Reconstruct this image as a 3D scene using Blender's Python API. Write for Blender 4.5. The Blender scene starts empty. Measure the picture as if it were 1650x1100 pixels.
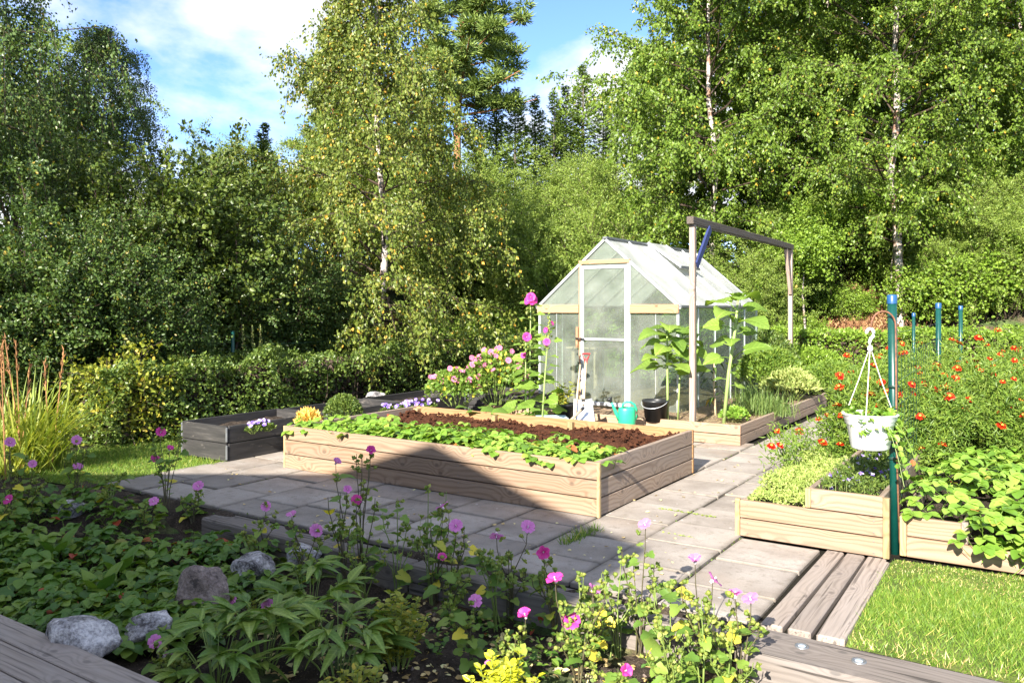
import bpy, math, random
import numpy as np
from mathutils import Vector, Matrix

# ------------------------------------------------------------------ camera, sky, sun, exposure
HEAD = math.radians(33.5)          # the garden grid runs along +Y, the camera looks 33.5 deg to its left
FOC, CX, HY, EYE = 1307.0, 825.0, 496.0, 1.45
scene = bpy.context.scene
cam_data = bpy.data.cameras.new('camera')
cam_data.sensor_width = 36.0
cam_data.lens = FOC / 1650 * 36
cam_data.shift_y = -0.0327
cam_data.clip_start, cam_data.clip_end = 0.05, 1500
cam = bpy.data.objects.new('camera', cam_data)
scene.collection.objects.link(cam)
cam.location = (0, 0, EYE)
cam.rotation_euler = (math.radians(90), 0, HEAD)
scene.camera = cam

SUN_EL = math.radians(29.0)
SUN_DX = -0.13                     # light travels along +Y, a touch towards -X
world = bpy.data.worlds.new('World'); scene.world = world
world.use_nodes = True
wt = world.node_tree; wt.nodes.clear()
def wn(kind, **kw):
    n = wt.nodes.new(kind)
    for k, v in kw.items(): setattr(n, k, v)
    return n
w_out = wn('ShaderNodeOutputWorld'); w_bg = wn('ShaderNodeBackground')
w_bg.inputs['Strength'].default_value = 0.092
w_sky = wn('ShaderNodeTexSky', sky_type='NISHITA', sun_disc=False, sun_elevation=SUN_EL,
           sun_rotation=math.pi + math.atan(SUN_DX), altitude=800, air_density=0.75, dust_density=0.1, ozone_density=3.0)
w_tc = wn('ShaderNodeTexCoord')
w_map = wn('ShaderNodeMapping'); w_map.inputs['Scale'].default_value = (1, 1, 2.0)
w_map.inputs['Location'].default_value = (7.2, 4.4, 1.08)
w_n1 = wn('ShaderNodeTexNoise'); w_n1.inputs['Scale'].default_value = 2.1; w_n1.inputs['Detail'].default_value = 9
w_n1.inputs['Roughness'].default_value = 0.55; w_n1.inputs['Distortion'].default_value = 0.15
w_r1 = wn('ShaderNodeValToRGB')
w_r1.color_ramp.elements[0].position = 0.45; w_r1.color_ramp.elements[1].position = 0.55
w_n2 = wn('ShaderNodeTexNoise'); w_n2.inputs['Scale'].default_value = 6.0; w_n2.inputs['Detail'].default_value = 6
w_r2 = wn('ShaderNodeValToRGB')
w_r2.color_ramp.elements[0].position = 0.3; w_r2.color_ramp.elements[0].color = (2.5, 2.7, 3.05, 1)
w_r2.color_ramp.elements[1].position = 0.65; w_r2.color_ramp.elements[1].color = (3.4, 3.45, 3.5, 1)
w_mix = wn('ShaderNodeMixRGB'); L = wt.links.new
L(w_tc.outputs['Generated'], w_map.inputs['Vector'])
L(w_map.outputs['Vector'], w_n1.inputs['Vector']); L(w_map.outputs['Vector'], w_n2.inputs['Vector'])
L(w_n1.outputs['Fac'], w_r1.inputs['Fac']); L(w_n2.outputs['Fac'], w_r2.inputs['Fac'])
L(w_r1.outputs['Color'], w_mix.inputs['Fac']); w_tint = wn('ShaderNodeMixRGB', blend_type='MULTIPLY'); w_tint.inputs['Fac'].default_value = 1.0; w_tint.inputs['Color2'].default_value = (0.74, 0.80, 0.96, 1)
L(w_sky.outputs['Color'], w_tint.inputs['Color1']); L(w_tint.outputs['Color'], w_mix.inputs['Color1'])
L(w_r2.outputs['Color'], w_mix.inputs['Color2']); L(w_mix.outputs['Color'], w_bg.inputs['Color'])
L(w_bg.outputs['Background'], w_out.inputs['Surface'])

sun_data = bpy.data.lights.new('sun', 'SUN')
sun_data.energy = 3.6; sun_data.angle = math.radians(0.53); sun_data.color = (1.0, 0.93, 0.82)
sun = bpy.data.objects.new('sun', sun_data); scene.collection.objects.link(sun)
SUN_DIR = Vector((SUN_DX, 1, 0)).normalized() * math.cos(SUN_EL) + Vector((0, 0, -math.sin(SUN_EL)))
sun.rotation_euler = SUN_DIR.to_track_quat('-Z', 'Y').to_euler()
sun.location = (0, -20, 20)

scene.view_settings.view_transform = 'Standard'; scene.view_settings.look = 'None'
scene.view_settings.gamma = 1.0; scene.view_settings.exposure = 2.2
scene.view_settings.use_curve_mapping = False
scene.render.engine = 'CYCLES'
cy = scene.cycles
cy.max_bounces = 8; cy.diffuse_bounces = 5; cy.glossy_bounces = 3; cy.transmission_bounces = 5
cy.transparent_max_bounces = 10; cy.use_denoising = True; cy.sample_clamp_indirect = 6.0
cy.caustics_reflective = False; cy.caustics_refractive = False

# ------------------------------------------------------------------ helpers
col = scene.collection
RNG = np.random.default_rng(7)
random.seed(7)
FW = np.array([-math.sin(HEAD), math.cos(HEAD), 0]); RT = np.array([math.cos(HEAD), math.sin(HEAD), 0])

def ray(px, py): return FW + RT * (px - CX) / FOC + np.array([0, 0, -(py - HY) / FOC])
def on_plane_y(px, py, y):                     # a point of the garden on the line Y = y
    r = ray(px, py); t = y / r[1]; return np.array([0, 0, EYE]) + r * t
def on_level(px, py, z):                       # a point of the garden at height z
    r = ray(px, py); t = (z - EYE) / r[2]; return np.array([0, 0, EYE]) + r * t
def at_range(px, d):                           # a spot on the ground d metres out
    r = ray(px, HY); return np.array([r[0] * d, r[1] * d])

def unit(v): return v / np.maximum(np.linalg.norm(v, axis=-1, keepdims=True), 1e-9)

class Geo:
    def __init__(s): s.V = []; s.F = []; s.n = 0
    def add(s, V, F):
        V = np.asarray(V, float).reshape(-1, 3); F = np.asarray(F, int)
        s.V.append(V); s.F.append(F + s.n); s.n += len(V); return s
    def box(s, lo, hi, bev=0.0):
        V, F = box_vf(lo, hi, bev); [s.add(V, f) if i == 0 else s.F.append(np.asarray(f) + s.n - len(V)) for i, f in enumerate(F)]
        return s
    def tube(s, pts, rad, k=6, cap=True):
        pts = np.asarray(pts, float); n = len(pts); rad = np.broadcast_to(np.asarray(rad, float), (n,))
        tan = unit(np.gradient(pts, axis=0))
        ref = np.array([0, 0, 1.0]) if abs(tan[:, 2]).mean() < 0.8 else np.array([1.0, 0, 0])
        a = unit(np.cross(tan, ref)); b = np.cross(tan, a)
        ang = np.linspace(0, 2 * math.pi, k, endpoint=False)
        V = pts[:, None, :] + rad[:, None, None] * (a[:, None, :] * np.cos(ang)[None, :, None] + b[:, None, :] * np.sin(ang)[None, :, None])
        i = np.arange(n - 1)[:, None] * k; j = np.arange(k)[None, :]; j2 = (j + 1) % k
        F = np.stack([i + j, i + j2, i + k + j2, i + k + j], -1).reshape(-1, 4)
        base = s.n; s.add(V, F)
        if cap and k > 3:
            s.V.append(np.array([pts[0], pts[-1]])); c0, c1 = s.n, s.n + 1; s.n += 2
            jj = np.arange(k); jn = (jj + 1) % k
            s.F.append(np.stack([np.full(k, c0), base + jn, base + jj], -1))
            s.F.append(np.stack([np.full(k, c1), base + (n - 1) * k + jj, base + (n - 1) * k + jn], -1))
        return s
    def lathe(s, prof, k=24, centre=(0, 0, 0), sx=1.0, sy=1.0):
        prof = np.asarray(prof, float); n = len(prof); ang = np.linspace(0, 2 * math.pi, k, endpoint=False)
        V = np.stack([prof[:, 0, None] * np.cos(ang) * sx, prof[:, 0, None] * np.sin(ang) * sy, np.repeat(prof[:, 1, None], k, 1)], -1) + np.asarray(centre)
        i = np.arange(n - 1)[:, None] * k; j = np.arange(k)[None, :]; j2 = (j + 1) % k
        F = np.stack([i + j, i + j2, i + k + j2, i + k + j], -1).reshape(-1, 4)
        return s.add(V, F)
    def mesh(s, name, mat=None, smooth=False):
        me = bpy.data.meshes.new(name)
        V = np.concatenate(s.V).astype(np.float32)
        li = np.concatenate([f.ravel() for f in s.F]).astype(np.int32)
        lt = np.concatenate([np.full(len(f), f.shape[1], np.int32) for f in s.F])
        ls = np.concatenate([[0], np.cumsum(lt)[:-1]]).astype(np.int32)
        me.vertices.add(len(V)); me.vertices.foreach_set('co', V.ravel())
        me.loops.add(len(li)); me.loops.foreach_set('vertex_index', li)
        me.polygons.add(len(lt)); me.polygons.foreach_set('loop_start', ls)
        me.polygons.foreach_set('use_smooth', np.full(len(lt), bool(smooth)))
        me.update(calc_edges=True)
        if mat: me.materials.append(mat)
        return me

def box_vf(lo, hi, bev=0.0):
    lo = np.asarray(lo, float); hi = np.asarray(hi, float)
    if bev <= 0:
        V = [(x, y, z) for x in (lo[0], hi[0]) for y in (lo[1], hi[1]) for z in (lo[2], hi[2])]
        return np.array(V), [np.array([[0, 1, 3, 2], [4, 6, 7, 5], [0, 4, 5, 1], [2, 3, 7, 6], [0, 2, 6, 4], [1, 5, 7, 3]])]
    c = (lo + hi) / 2; h = (hi - lo) / 2; b = min(bev, h.min() * 0.45)
    V = []; idx = {}
    for sx in (-1, 1):
        for sy in (-1, 1):
            for sz in (-1, 1):
                for ax in range(3):
                    v = h - b; v = v.copy(); v[ax] = h[ax]
                    idx[(sx, sy, sz, ax)] = len(V); V.append(c + v * np.array([sx, sy, sz]))
    Q, T = [], []
    for ax in range(3):
        o = [i for i in range(3) if i != ax]
        for sg in (-1, 1):
            q = []
            for (p, r) in ((-1, -1), (1, -1), (1, 1), (-1, 1)):
                s = [0, 0, 0]; s[ax] = sg; s[o[0]] = p; s[o[1]] = r; q.append(idx[(*s, ax)])
            if (sg > 0) == (ax == 1): q = q[::-1]
            Q.append(q)
    for ax in range(3):                      # edge chamfers along ax
        o = [i for i in range(3) if i != ax]
        for p in (-1, 1):
            for r in (-1, 1):
                s0 = [0, 0, 0]; s0[ax] = -1; s0[o[0]] = p; s0[o[1]] = r; s1 = list(s0); s1[ax] = 1
                Q.append([idx[(*s0, o[0])], idx[(*s1, o[0])], idx[(*s1, o[1])], idx[(*s0, o[1])]])
    for sx in (-1, 1):
        for sy in (-1, 1):
            for sz in (-1, 1): T.append([idx[(sx, sy, sz, a)] for a in range(3)])
    return np.array(V), [np.array(Q), np.array(T)]

def fix_normals(me):
    import bmesh
    bm = bmesh.new(); bm.from_mesh(me); bmesh.ops.recalc_face_normals(bm, faces=bm.faces); bm.to_mesh(me); bm.free(); return me

def obj(name, me, parent=None, loc=(0, 0, 0), rot=(0, 0, 0), scale=(1, 1, 1), kind=None):
    o = bpy.data.objects.new(name, me); col.objects.link(o)
    o.location = loc; o.rotation_euler = rot; o.scale = scale if hasattr(scale, '__len__') else (scale,) * 3
    if parent is not None: o.parent = parent
    if kind: o['kind'] = kind
    return o
def tag(o, label, cat, group=None):
    o['label'] = label; o['category'] = cat
    if group: o['group'] = group
    return o
def thing(name, label, cat, loc=(0, 0, 0), rotz=0.0, group=None, scale=1.0):
    o = bpy.data.objects.new(name, None); col.objects.link(o); o.empty_display_size = 0.1
    o.location = loc; o.rotation_euler = (0, 0, rotz); o.scale = (scale,) * 3
    return tag(o, label, cat, group)
def struct(name, me, loc=(0, 0, 0)):
    return obj(name, me, loc=loc, kind='structure')
def copy_tree(o, parent=None):
    c = o.copy(); col.objects.link(c); c.parent = parent
    for ch in o.children: copy_tree(ch, c)
    return c
_boxes = {}
def box_mesh(name, sx, sy, sz, mat, bev=0.004):
    k = (round(sx, 3), round(sy, 3), round(sz, 3), mat.name, round(bev, 4))
    if k not in _boxes:
        _boxes[k] = fix_normals(Geo().box((-sx / 2, -sy / 2, -sz / 2), (sx / 2, sy / 2, sz / 2), bev).mesh(name, mat))
    return _boxes[k]
def board(name, a, b, w, h, mat, parent=None, bev=0.004, roll=0.0):
    """a straight timber from a to b (its long axis is local X), w wide and h high"""
    a = Vector(a); b = Vector(b); d = b - a
    o = obj(name, box_mesh(name, d.length, w, h, mat, bev), parent, (a + b) / 2)
    o.rotation_euler = (roll, -math.asin(max(-1, min(1, d.z / d.length))), math.atan2(d.y, d.x)) if roll == 0 else (Matrix.Rotation(math.atan2(d.y, d.x), 4, 'Z') @ Matrix.Rotation(-math.asin(d.z / d.length), 4, 'Y') @ Matrix.Rotation(roll, 4, 'X')).to_euler()
    return o

_lat = np.random.default_rng(99).random((256, 256))
def vnoise(x, y):
    x = np.asarray(x, float); y = np.asarray(y, float)
    xi = np.floor(x).astype(int); yi = np.floor(y).astype(int); fx = x - xi; fy = y - yi
    fx = fx * fx * (3 - 2 * fx); fy = fy * fy * (3 - 2 * fy)
    g = lambda a, b: _lat[a % 256, b % 256]
    return (g(xi, yi) * (1 - fx) + g(xi + 1, yi) * fx) * (1 - fy) + (g(xi, yi + 1) * (1 - fx) + g(xi + 1, yi + 1) * fx) * fy - 0.5
def fbm(x, y, o=4):
    r = 0; a = 1.0
    for i in range(o): r = r + a * vnoise(x * 2 ** i + 17.3 * i, y * 2 ** i + 5.1 * i); a *= 0.5
    return r
def sstep(t): t = np.clip(t, 0, 1); return t * t * (3 - 2 * t)

# ---- leaves: a small template placed many times
LEAF2 = (np.array([[0, 0, 0], [0.36, 0.45, 0.06], [0, 1, -0.10], [-0.36, 0.45, 0.06]]), np.array([[0, 1, 2], [0, 2, 3]]))
LEAF_LONG = (np.array([[0, 0, 0], [0.22, 0.4, 0.05], [0, 1, -0.12], [-0.22, 0.4, 0.05]]), np.array([[0, 1, 2], [0, 2, 3]]))
LEAF_OVAL = (np.array([[0, 0, 0], [0.34, 0.3, 0.06], [0.28, 0.7, 0.04], [0, 1, -0.12], [-0.28, 0.7, 0.04], [-0.34, 0.3, 0.06]]),
             np.array([[0, 1, 2], [0, 2, 3], [0, 3, 4], [0, 4, 5]]))
NEEDLE = (np.array([[-0.09, 0, 0], [0.09, 0, 0], [0, 1, 0]]), np.array([[0, 1, 2]]))
BLADE = (np.array([[-0.5, 0, 0], [0.5, 0, 0], [0.3, 0.55, 0.04], [-0.3, 0.55, 0.04], [0, 1, 0.2]]), np.array([[0, 1, 2], [0, 2, 3], [3, 2, 4]]))
def leaves(geo, tpl, P, axis, nrm, size, width=None):
    T, F = tpl; P = np.asarray(P, float); n = len(P)
    if n == 0: return
    size = np.broadcast_to(np.asarray(size, float), (n,)); width = size if width is None else np.broadcast_to(np.asarray(width, float), (n,))
    a = unit(np.asarray(axis, float)); sd = unit(np.cross(a, nrm)); nn = np.cross(sd, a)
    V = P[:, None] + width[:, None, None] * T[None, :, 0:1] * sd[:, None] + size[:, None, None] * (T[None, :, 1:2] * a[:, None] + T[None, :, 2:3] * nn[:, None])
    Fa = (F[None] + (np.arange(n) * len(T))[:, None, None]).reshape(-1, 3)
    geo.add(V.reshape(-1, 3), Fa)
def rdir(r, n): return unit(r.normal(size=(n, 3)))

# ------------------------------------------------------------------ materials
def new_mat(name):
    m = bpy.data.materials.new(name); m.use_nodes = True; nt = m.node_tree; nt.nodes.clear()
    out = nt.nodes.new('ShaderNodeOutputMaterial'); b = nt.nodes.new('ShaderNodeBsdfPrincipled')
    nt.links.new(b.outputs[0], out.inputs['Surface']); return m, nt, b, out
def N(nt, kind, **kw):
    n = nt.nodes.new(kind)
    for k, v in kw.items():
        if k in n.inputs and not hasattr(n, k): n.inputs[k].default_value = v
        else: setattr(n, k, v)
    return n
def setin(n, **kw):
    for k, v in kw.items(): n.inputs[k.replace('_', ' ')].default_value = v
    return n
def ramp(nt, fac, stops, interp='LINEAR'):
    r = nt.nodes.new('ShaderNodeValToRGB'); e = r.color_ramp.elements; r.color_ramp.interpolation = interp
    while len(e) > 1: e.remove(e[-1])
    e[0].position = stops[0][0]; e[0].color = (*stops[0][1], 1)
    for p, c in stops[1:]:
        q = e.new(p); q.color = (*c, 1)
    nt.links.new(fac, r.inputs['Fac']); return r.outputs['Color']
def noise(nt, vec, scale, detail=4, rough=0.55, dist=0.0):
    n = nt.nodes.new('ShaderNodeTexNoise'); setin(n, Scale=scale, Detail=detail, Roughness=rough, Distortion=dist)
    if vec is not None: nt.links.new(vec, n.inputs['Vector'])
    return n.outputs['Fac']
def mapping(nt, vec, scale=(1, 1, 1), loc=(0, 0, 0)):
    n = nt.nodes.new('ShaderNodeMapping'); n.inputs['Scale'].default_value = scale; n.inputs['Location'].default_value = loc
    nt.links.new(vec, n.inputs['Vector']); return n.outputs['Vector']
def math_(nt, op, a, b=None):
    n = nt.nodes.new('ShaderNodeMath'); n.operation = op
    for i, v in enumerate((a, b)):
        if v is None: continue
        if isinstance(v, (int, float)): n.inputs[i].default_value = v
        else: nt.links.new(v, n.inputs[i])
    return n.outputs[0]
def mixc(nt, fac, a, b, mode='MIX'):
    n = nt.nodes.new('ShaderNodeMixRGB'); n.blend_type = mode
    for s, v in (('Fac', fac), ('Color1', a), ('Color2', b)):
        if isinstance(v, (int, float)): n.inputs[s].default_value = v
        elif isinstance(v, tuple): n.inputs[s].default_value = (*v, 1)
        else: nt.links.new(v, n.inputs[s])
    return n.outputs['Color']
def bump(nt, height, b, strength=0.4, dist=0.01):
    n = nt.nodes.new('ShaderNodeBump'); setin(n, Strength=strength, Distance=dist)
    nt.links.new(height, n.inputs['Height']); nt.links.new(n.outputs['Normal'], b.inputs['Normal'])
def own_coords(nt):
    """object coordinates shifted by a random amount for each object, so that no two pieces match"""
    tc = nt.nodes.new('ShaderNodeTexCoord'); oi = nt.nodes.new('ShaderNodeObjectInfo')
    m = nt.nodes.new('ShaderNodeVectorMath'); m.operation = 'ADD'
    c = nt.nodes.new('ShaderNodeCombineXYZ')
    nt.links.new(math_(nt, 'MULTIPLY', oi.outputs['Random'], 31.0), c.inputs[0])
    nt.links.new(math_(nt, 'MULTIPLY', oi.outputs['Random'], 7.3), c.inputs[1])
    nt.links.new(math_(nt, 'MULTIPLY', oi.outputs['Random'], 3.1), c.inputs[2])
    nt.links.new(tc.outputs['Object'], m.inputs[0]); nt.links.new(c.outputs[0], m.inputs[1])
    return m.outputs[0], oi.outputs['Random'], tc.outputs['Object']

def leaf_mat(name, stops, trans=0.35, rough=0.5, tcol=None, spec=0.4, vein=0.0):
    if tcol is None: stops = [(p, (min(0.75, c[0] * 1.55), min(0.75, c[1] * 1.53), c[2] * 1.15)) for p, c in stops]
    m, nt, b, out = new_mat(name)
    g = nt.nodes.new('ShaderNodeNewGeometry'); oi = nt.nodes.new('ShaderNodeObjectInfo')
    f = math_(nt, 'FRACT', math_(nt, 'ADD', g.outputs['Random Per Island'], oi.outputs['Random']))
    c = ramp(nt, f, stops)
    if vein:
        tc = nt.nodes.new('ShaderNodeTexCoord'); s = nt.nodes.new('ShaderNodeSeparateXYZ'); nt.links.new(tc.outputs['Object'], s.inputs[0])
        ax = math_(nt, 'ABSOLUTE', s.outputs[0]); rib = ramp(nt, ax, [(0.0, (1, 1, 1)), (0.006, (0, 0, 0))])
        w = math_(nt, 'SINE', math_(nt, 'MULTIPLY', math_(nt, 'SUBTRACT', s.outputs[1], math_(nt, 'MULTIPLY', ax, 0.75)), 6.283 / vein))
        side = ramp(nt, w, [(0.80, (0, 0, 0)), (1.0, (0.6, 0.6, 0.6))])
        c = mixc(nt, mixc(nt, 1.0, rib, side, 'ADD'), c, mixc(nt, 1.0, c, (1.7, 1.6, 2.0), 'MULTIPLY'))
        bl = noise(nt, tc.outputs['Object'], 22.0, 4, 0.6)
        c = mixc(nt, ramp(nt, bl, [(0.60, (0, 0, 0)), (0.74, (0.55, 0.55, 0.55))]), c, mixc(nt, 1.0, c, (1.7, 1.15, 0.7), 'MULTIPLY'))
    nt.links.new(c, b.inputs['Base Color']); setin(b, Roughness=rough); b.inputs['Specular IOR Level'].default_value = spec
    t = nt.nodes.new('ShaderNodeBsdfTranslucent')
    nt.links.new(mixc(nt, 1.0, c, tcol or (1.35, 1.3, 0.5), 'MULTIPLY'), t.inputs['Color'])
    mx = nt.nodes.new('ShaderNodeMixShader'); mx.inputs[0].default_value = trans
    nt.links.new(b.outputs[0], mx.inputs[1]); nt.links.new(t.outputs[0], mx.inputs[2]); nt.links.new(mx.outputs[0], out.inputs['Surface'])
    return m
def ev(c0, c1, c2, extra=()):
    return [(0.0, c0), (0.45, c1), (0.9, c2)] + list(extra)

def wood_mat(name, light, mid, dark, grey=None, grey_amt=0.0, rough=0.7, ring=62.0, crack=0.0, spread=0.35, rw=0.4):
    m, nt, b, out = new_mat(name)
    v, rnd, raw = own_coords(nt)
    vs = mapping(nt, v, (0.9, 4.0, 4.0))
    sp_ = nt.nodes.new('ShaderNodeSeparateXYZ'); nt.links.new(v, sp_.inputs[0]); flat = nt.nodes.new('ShaderNodeCombineXYZ')
    nt.links.new(math_(nt, 'MULTIPLY', sp_.outputs[0], 3.2), flat.inputs[0]); nt.links.new(math_(nt, 'MULTIPLY', math_(nt, 'ADD', sp_.outputs[1], sp_.outputs[2]), 5.0), flat.inputs[1])
    kn = nt.nodes.new('ShaderNodeTexVoronoi'); kn.voronoi_dimensions = '2D'; setin(kn, Scale=1.0); nt.links.new(flat.outputs[0], kn.inputs['Vector'])
    kd = kn.outputs['Distance']
    knot = ramp(nt, kd, [(0.0, (1, 1, 1)), (0.05, (0.8, 0.8, 0.8)), (0.085, (0, 0, 0))])
    halo = ramp(nt, kd, [(0.0, (1, 1, 1)), (0.30, (0.15, 0.15, 0.15)), (0.5, (0, 0, 0))])
    slow = noise(nt, mapping(nt, v, (1.3, 7.0, 7.0)), 1.0, 2, 0.4)
    sep = nt.nodes.new('ShaderNodeSeparateXYZ'); nt.links.new(v, sep.inputs[0])
    arg = math_(nt, 'ADD', math_(nt, 'MULTIPLY', math_(nt, 'ADD', sep.outputs[2], sep.outputs[1]), ring * 3.0),
                math_(nt, 'ADD', math_(nt, 'MULTIPLY', slow, 24.0), math_(nt, 'MULTIPLY', halo, 16.0)))
    rings = math_(nt, 'ADD', math_(nt, 'MULTIPLY', math_(nt, 'SINE', arg), 0.5), 0.5)
    fine = noise(nt, mapping(nt, v, (3.0, 90.0, 90.0)), 1.0, 3, 0.6)
    g = math_(nt, 'ADD', math_(nt, 'MULTIPLY', math_(nt, 'POWER', rings, 2.0), rw), math_(nt, 'MULTIPLY', fine, 1.0 - rw))
    c = ramp(nt, g, [(0.15, light), (0.5, mid), (0.95, dark)])
    c = mixc(nt, math_(nt, 'MULTIPLY', knot, 0.75), c, tuple(0.45 * x for x in dark))
    blotch = noise(nt, mapping(nt, v, (1.2, 5.0, 5.0)), 1.0, 4, 0.6)
    if grey is not None:
        gf = math_(nt, 'MULTIPLY', ramp(nt, blotch, [(0.5 - spread, (0, 0, 0)), (0.5 + spread, (1, 1, 1))]), grey_amt)
        gc = mixc(nt, math_(nt, 'MULTIPLY', g, 0.8), grey, tuple(0.5 * x for x in grey))
        c = mixc(nt, gf, c, gc)
    tone = math_(nt, 'ADD', 0.82, math_(nt, 'MULTIPLY', rnd, 0.36))
    tn = nt.nodes.new('ShaderNodeCombineXYZ'); [nt.links.new(tone, tn.inputs[i]) for i in range(3)]
    c = mixc(nt, 1.0, c, tn.outputs[0], 'MULTIPLY')
    if crack:
        cr = noise(nt, mapping(nt, v, (1.6, 60.0, 60.0)), 1.0, 2, 0.5)
        cf = ramp(nt, cr, [(0.60, (0, 0, 0)), (0.68, (1, 1, 1))])
        c = mixc(nt, math_(nt, 'MULTIPLY', cf, crack), c, tuple(0.18 * x for x in dark))
        g = math_(nt, 'SUBTRACT', g, math_(nt, 'MULTIPLY', cf, 1.0))
    nt.links.new(c, b.inputs['Base Color']); setin(b, Roughness=rough); b.inputs['Specular IOR Level'].default_value = 0.25
    bump(nt, g, b, 0.18, 0.002)
    return m
def plain_mat(name, colour, rough=0.5, metal=0.0, var=0.0, scale=20.0, bmp=0.0, spec=0.5):
    m, nt, b, out = new_mat(name)
    setin(b, Roughness=rough, Metallic=metal); b.inputs['Specular IOR Level'].default_value = spec
    v, rnd, raw = own_coords(nt)
    n = noise(nt, v, scale, 5, 0.6)
    lo = tuple(max(0, x * (1 - var)) for x in colour); hi = tuple(min(1, x * (1 + var)) for x in colour)
    nt.links.new(ramp(nt, n, [(0.3, lo), (0.7, hi)]), b.inputs['Base Color'])
    nt.links.new(ramp(nt, n, [(0.3, (rough * 0.85,) * 3), (0.7, (min(1, rough * 1.15),) * 3)]), b.inputs['Roughness'])
    if bmp: bump(nt, n, b, bmp, 0.01)
    return m

M = {}
M['wood'] = wood_mat('larch', (0.36, 0.24, 0.152), (0.29, 0.182, 0.108), (0.18, 0.098, 0.05), grey=(0.28, 0.23, 0.19), grey_amt=0.6)
M['wood_side'] = wood_mat('larch_weathered', (0.38, 0.285, 0.21), (0.32, 0.225, 0.155), (0.18, 0.115, 0.07), grey=(0.33, 0.285, 0.25), grey_amt=0.75)
M['wood_in'] = wood_mat('larch_inside', (0.44, 0.25, 0.11), (0.36, 0.19, 0.075), (0.24, 0.11, 0.04), grey=(0.30, 0.23, 0.18), grey_amt=0.3)
M['wood_post'] = wood_mat('treated_post', (0.42, 0.30, 0.13), (0.33, 0.23, 0.09), (0.2, 0.13, 0.05), grey=(0.35, 0.3, 0.24), grey_amt=0.5)
M['wood_grey'] = wood_mat('grey_decking', (0.34, 0.285, 0.24), (0.27, 0.222, 0.185), (0.14, 0.11, 0.09), grey=(0.34, 0.30, 0.275), grey_amt=0.7, crack=0.55, rw=0.2)
M['sleeper'] = wood_mat('old_sleeper', (0.25, 0.21, 0.18), (0.18, 0.148, 0.125), (0.08, 0.065, 0.055), grey=(0.27, 0.25, 0.235), grey_amt=0.7, crack=0.7, rough=0.85, rw=0.2)
M['wood_dark'] = wood_mat('dark_beam', (0.13, 0.105, 0.09), (0.095, 0.075, 0.06), (0.05, 0.04, 0.03), grey=(0.18, 0.16, 0.14), grey_amt=0.5, crack=0.5)
M['wood_frame'] = wood_mat('frame_post', (0.36, 0.27, 0.21), (0.29, 0.2, 0.15), (0.17, 0.11, 0.08), grey=(0.34, 0.3, 0.28), grey_amt=0.7)
M['wood_raw'] = wood_mat('raw_pine', (0.44, 0.27, 0.165), (0.37, 0.21, 0.12), (0.26, 0.135, 0.07))
M['shaft'] = wood_mat('ash_shaft', (0.62, 0.5, 0.36), (0.55, 0.42, 0.28), (0.42, 0.3, 0.18))

def black_board_mat():
    m, nt, b, out = new_mat('black_stain')
    v, rnd, raw = own_coords(nt)
    n = noise(nt, mapping(nt, v, (2.0, 22.0, 22.0)), 1.0, 5, 0.65)
    w = noise(nt, mapping(nt, v, (3.0, 9.0, 9.0)), 1.5, 6, 0.7)
    c = ramp(nt, n, [(0.3, (0.013, 0.013, 0.014)), (0.55, (0.034, 0.032, 0.032)), (0.75, (0.08, 0.074, 0.07))])
    c = mixc(nt, ramp(nt, w, [(0.60, (0, 0, 0)), (0.70, (0.75, 0.75, 0.75))]), c, (0.17, 0.15, 0.135))
    nt.links.new(c, b.inputs['Base Color']); setin(b, Roughness=0.6); bump(nt, n, b, 0.4, 0.005)
    return m
M['black'] = black_board_mat()

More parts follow.
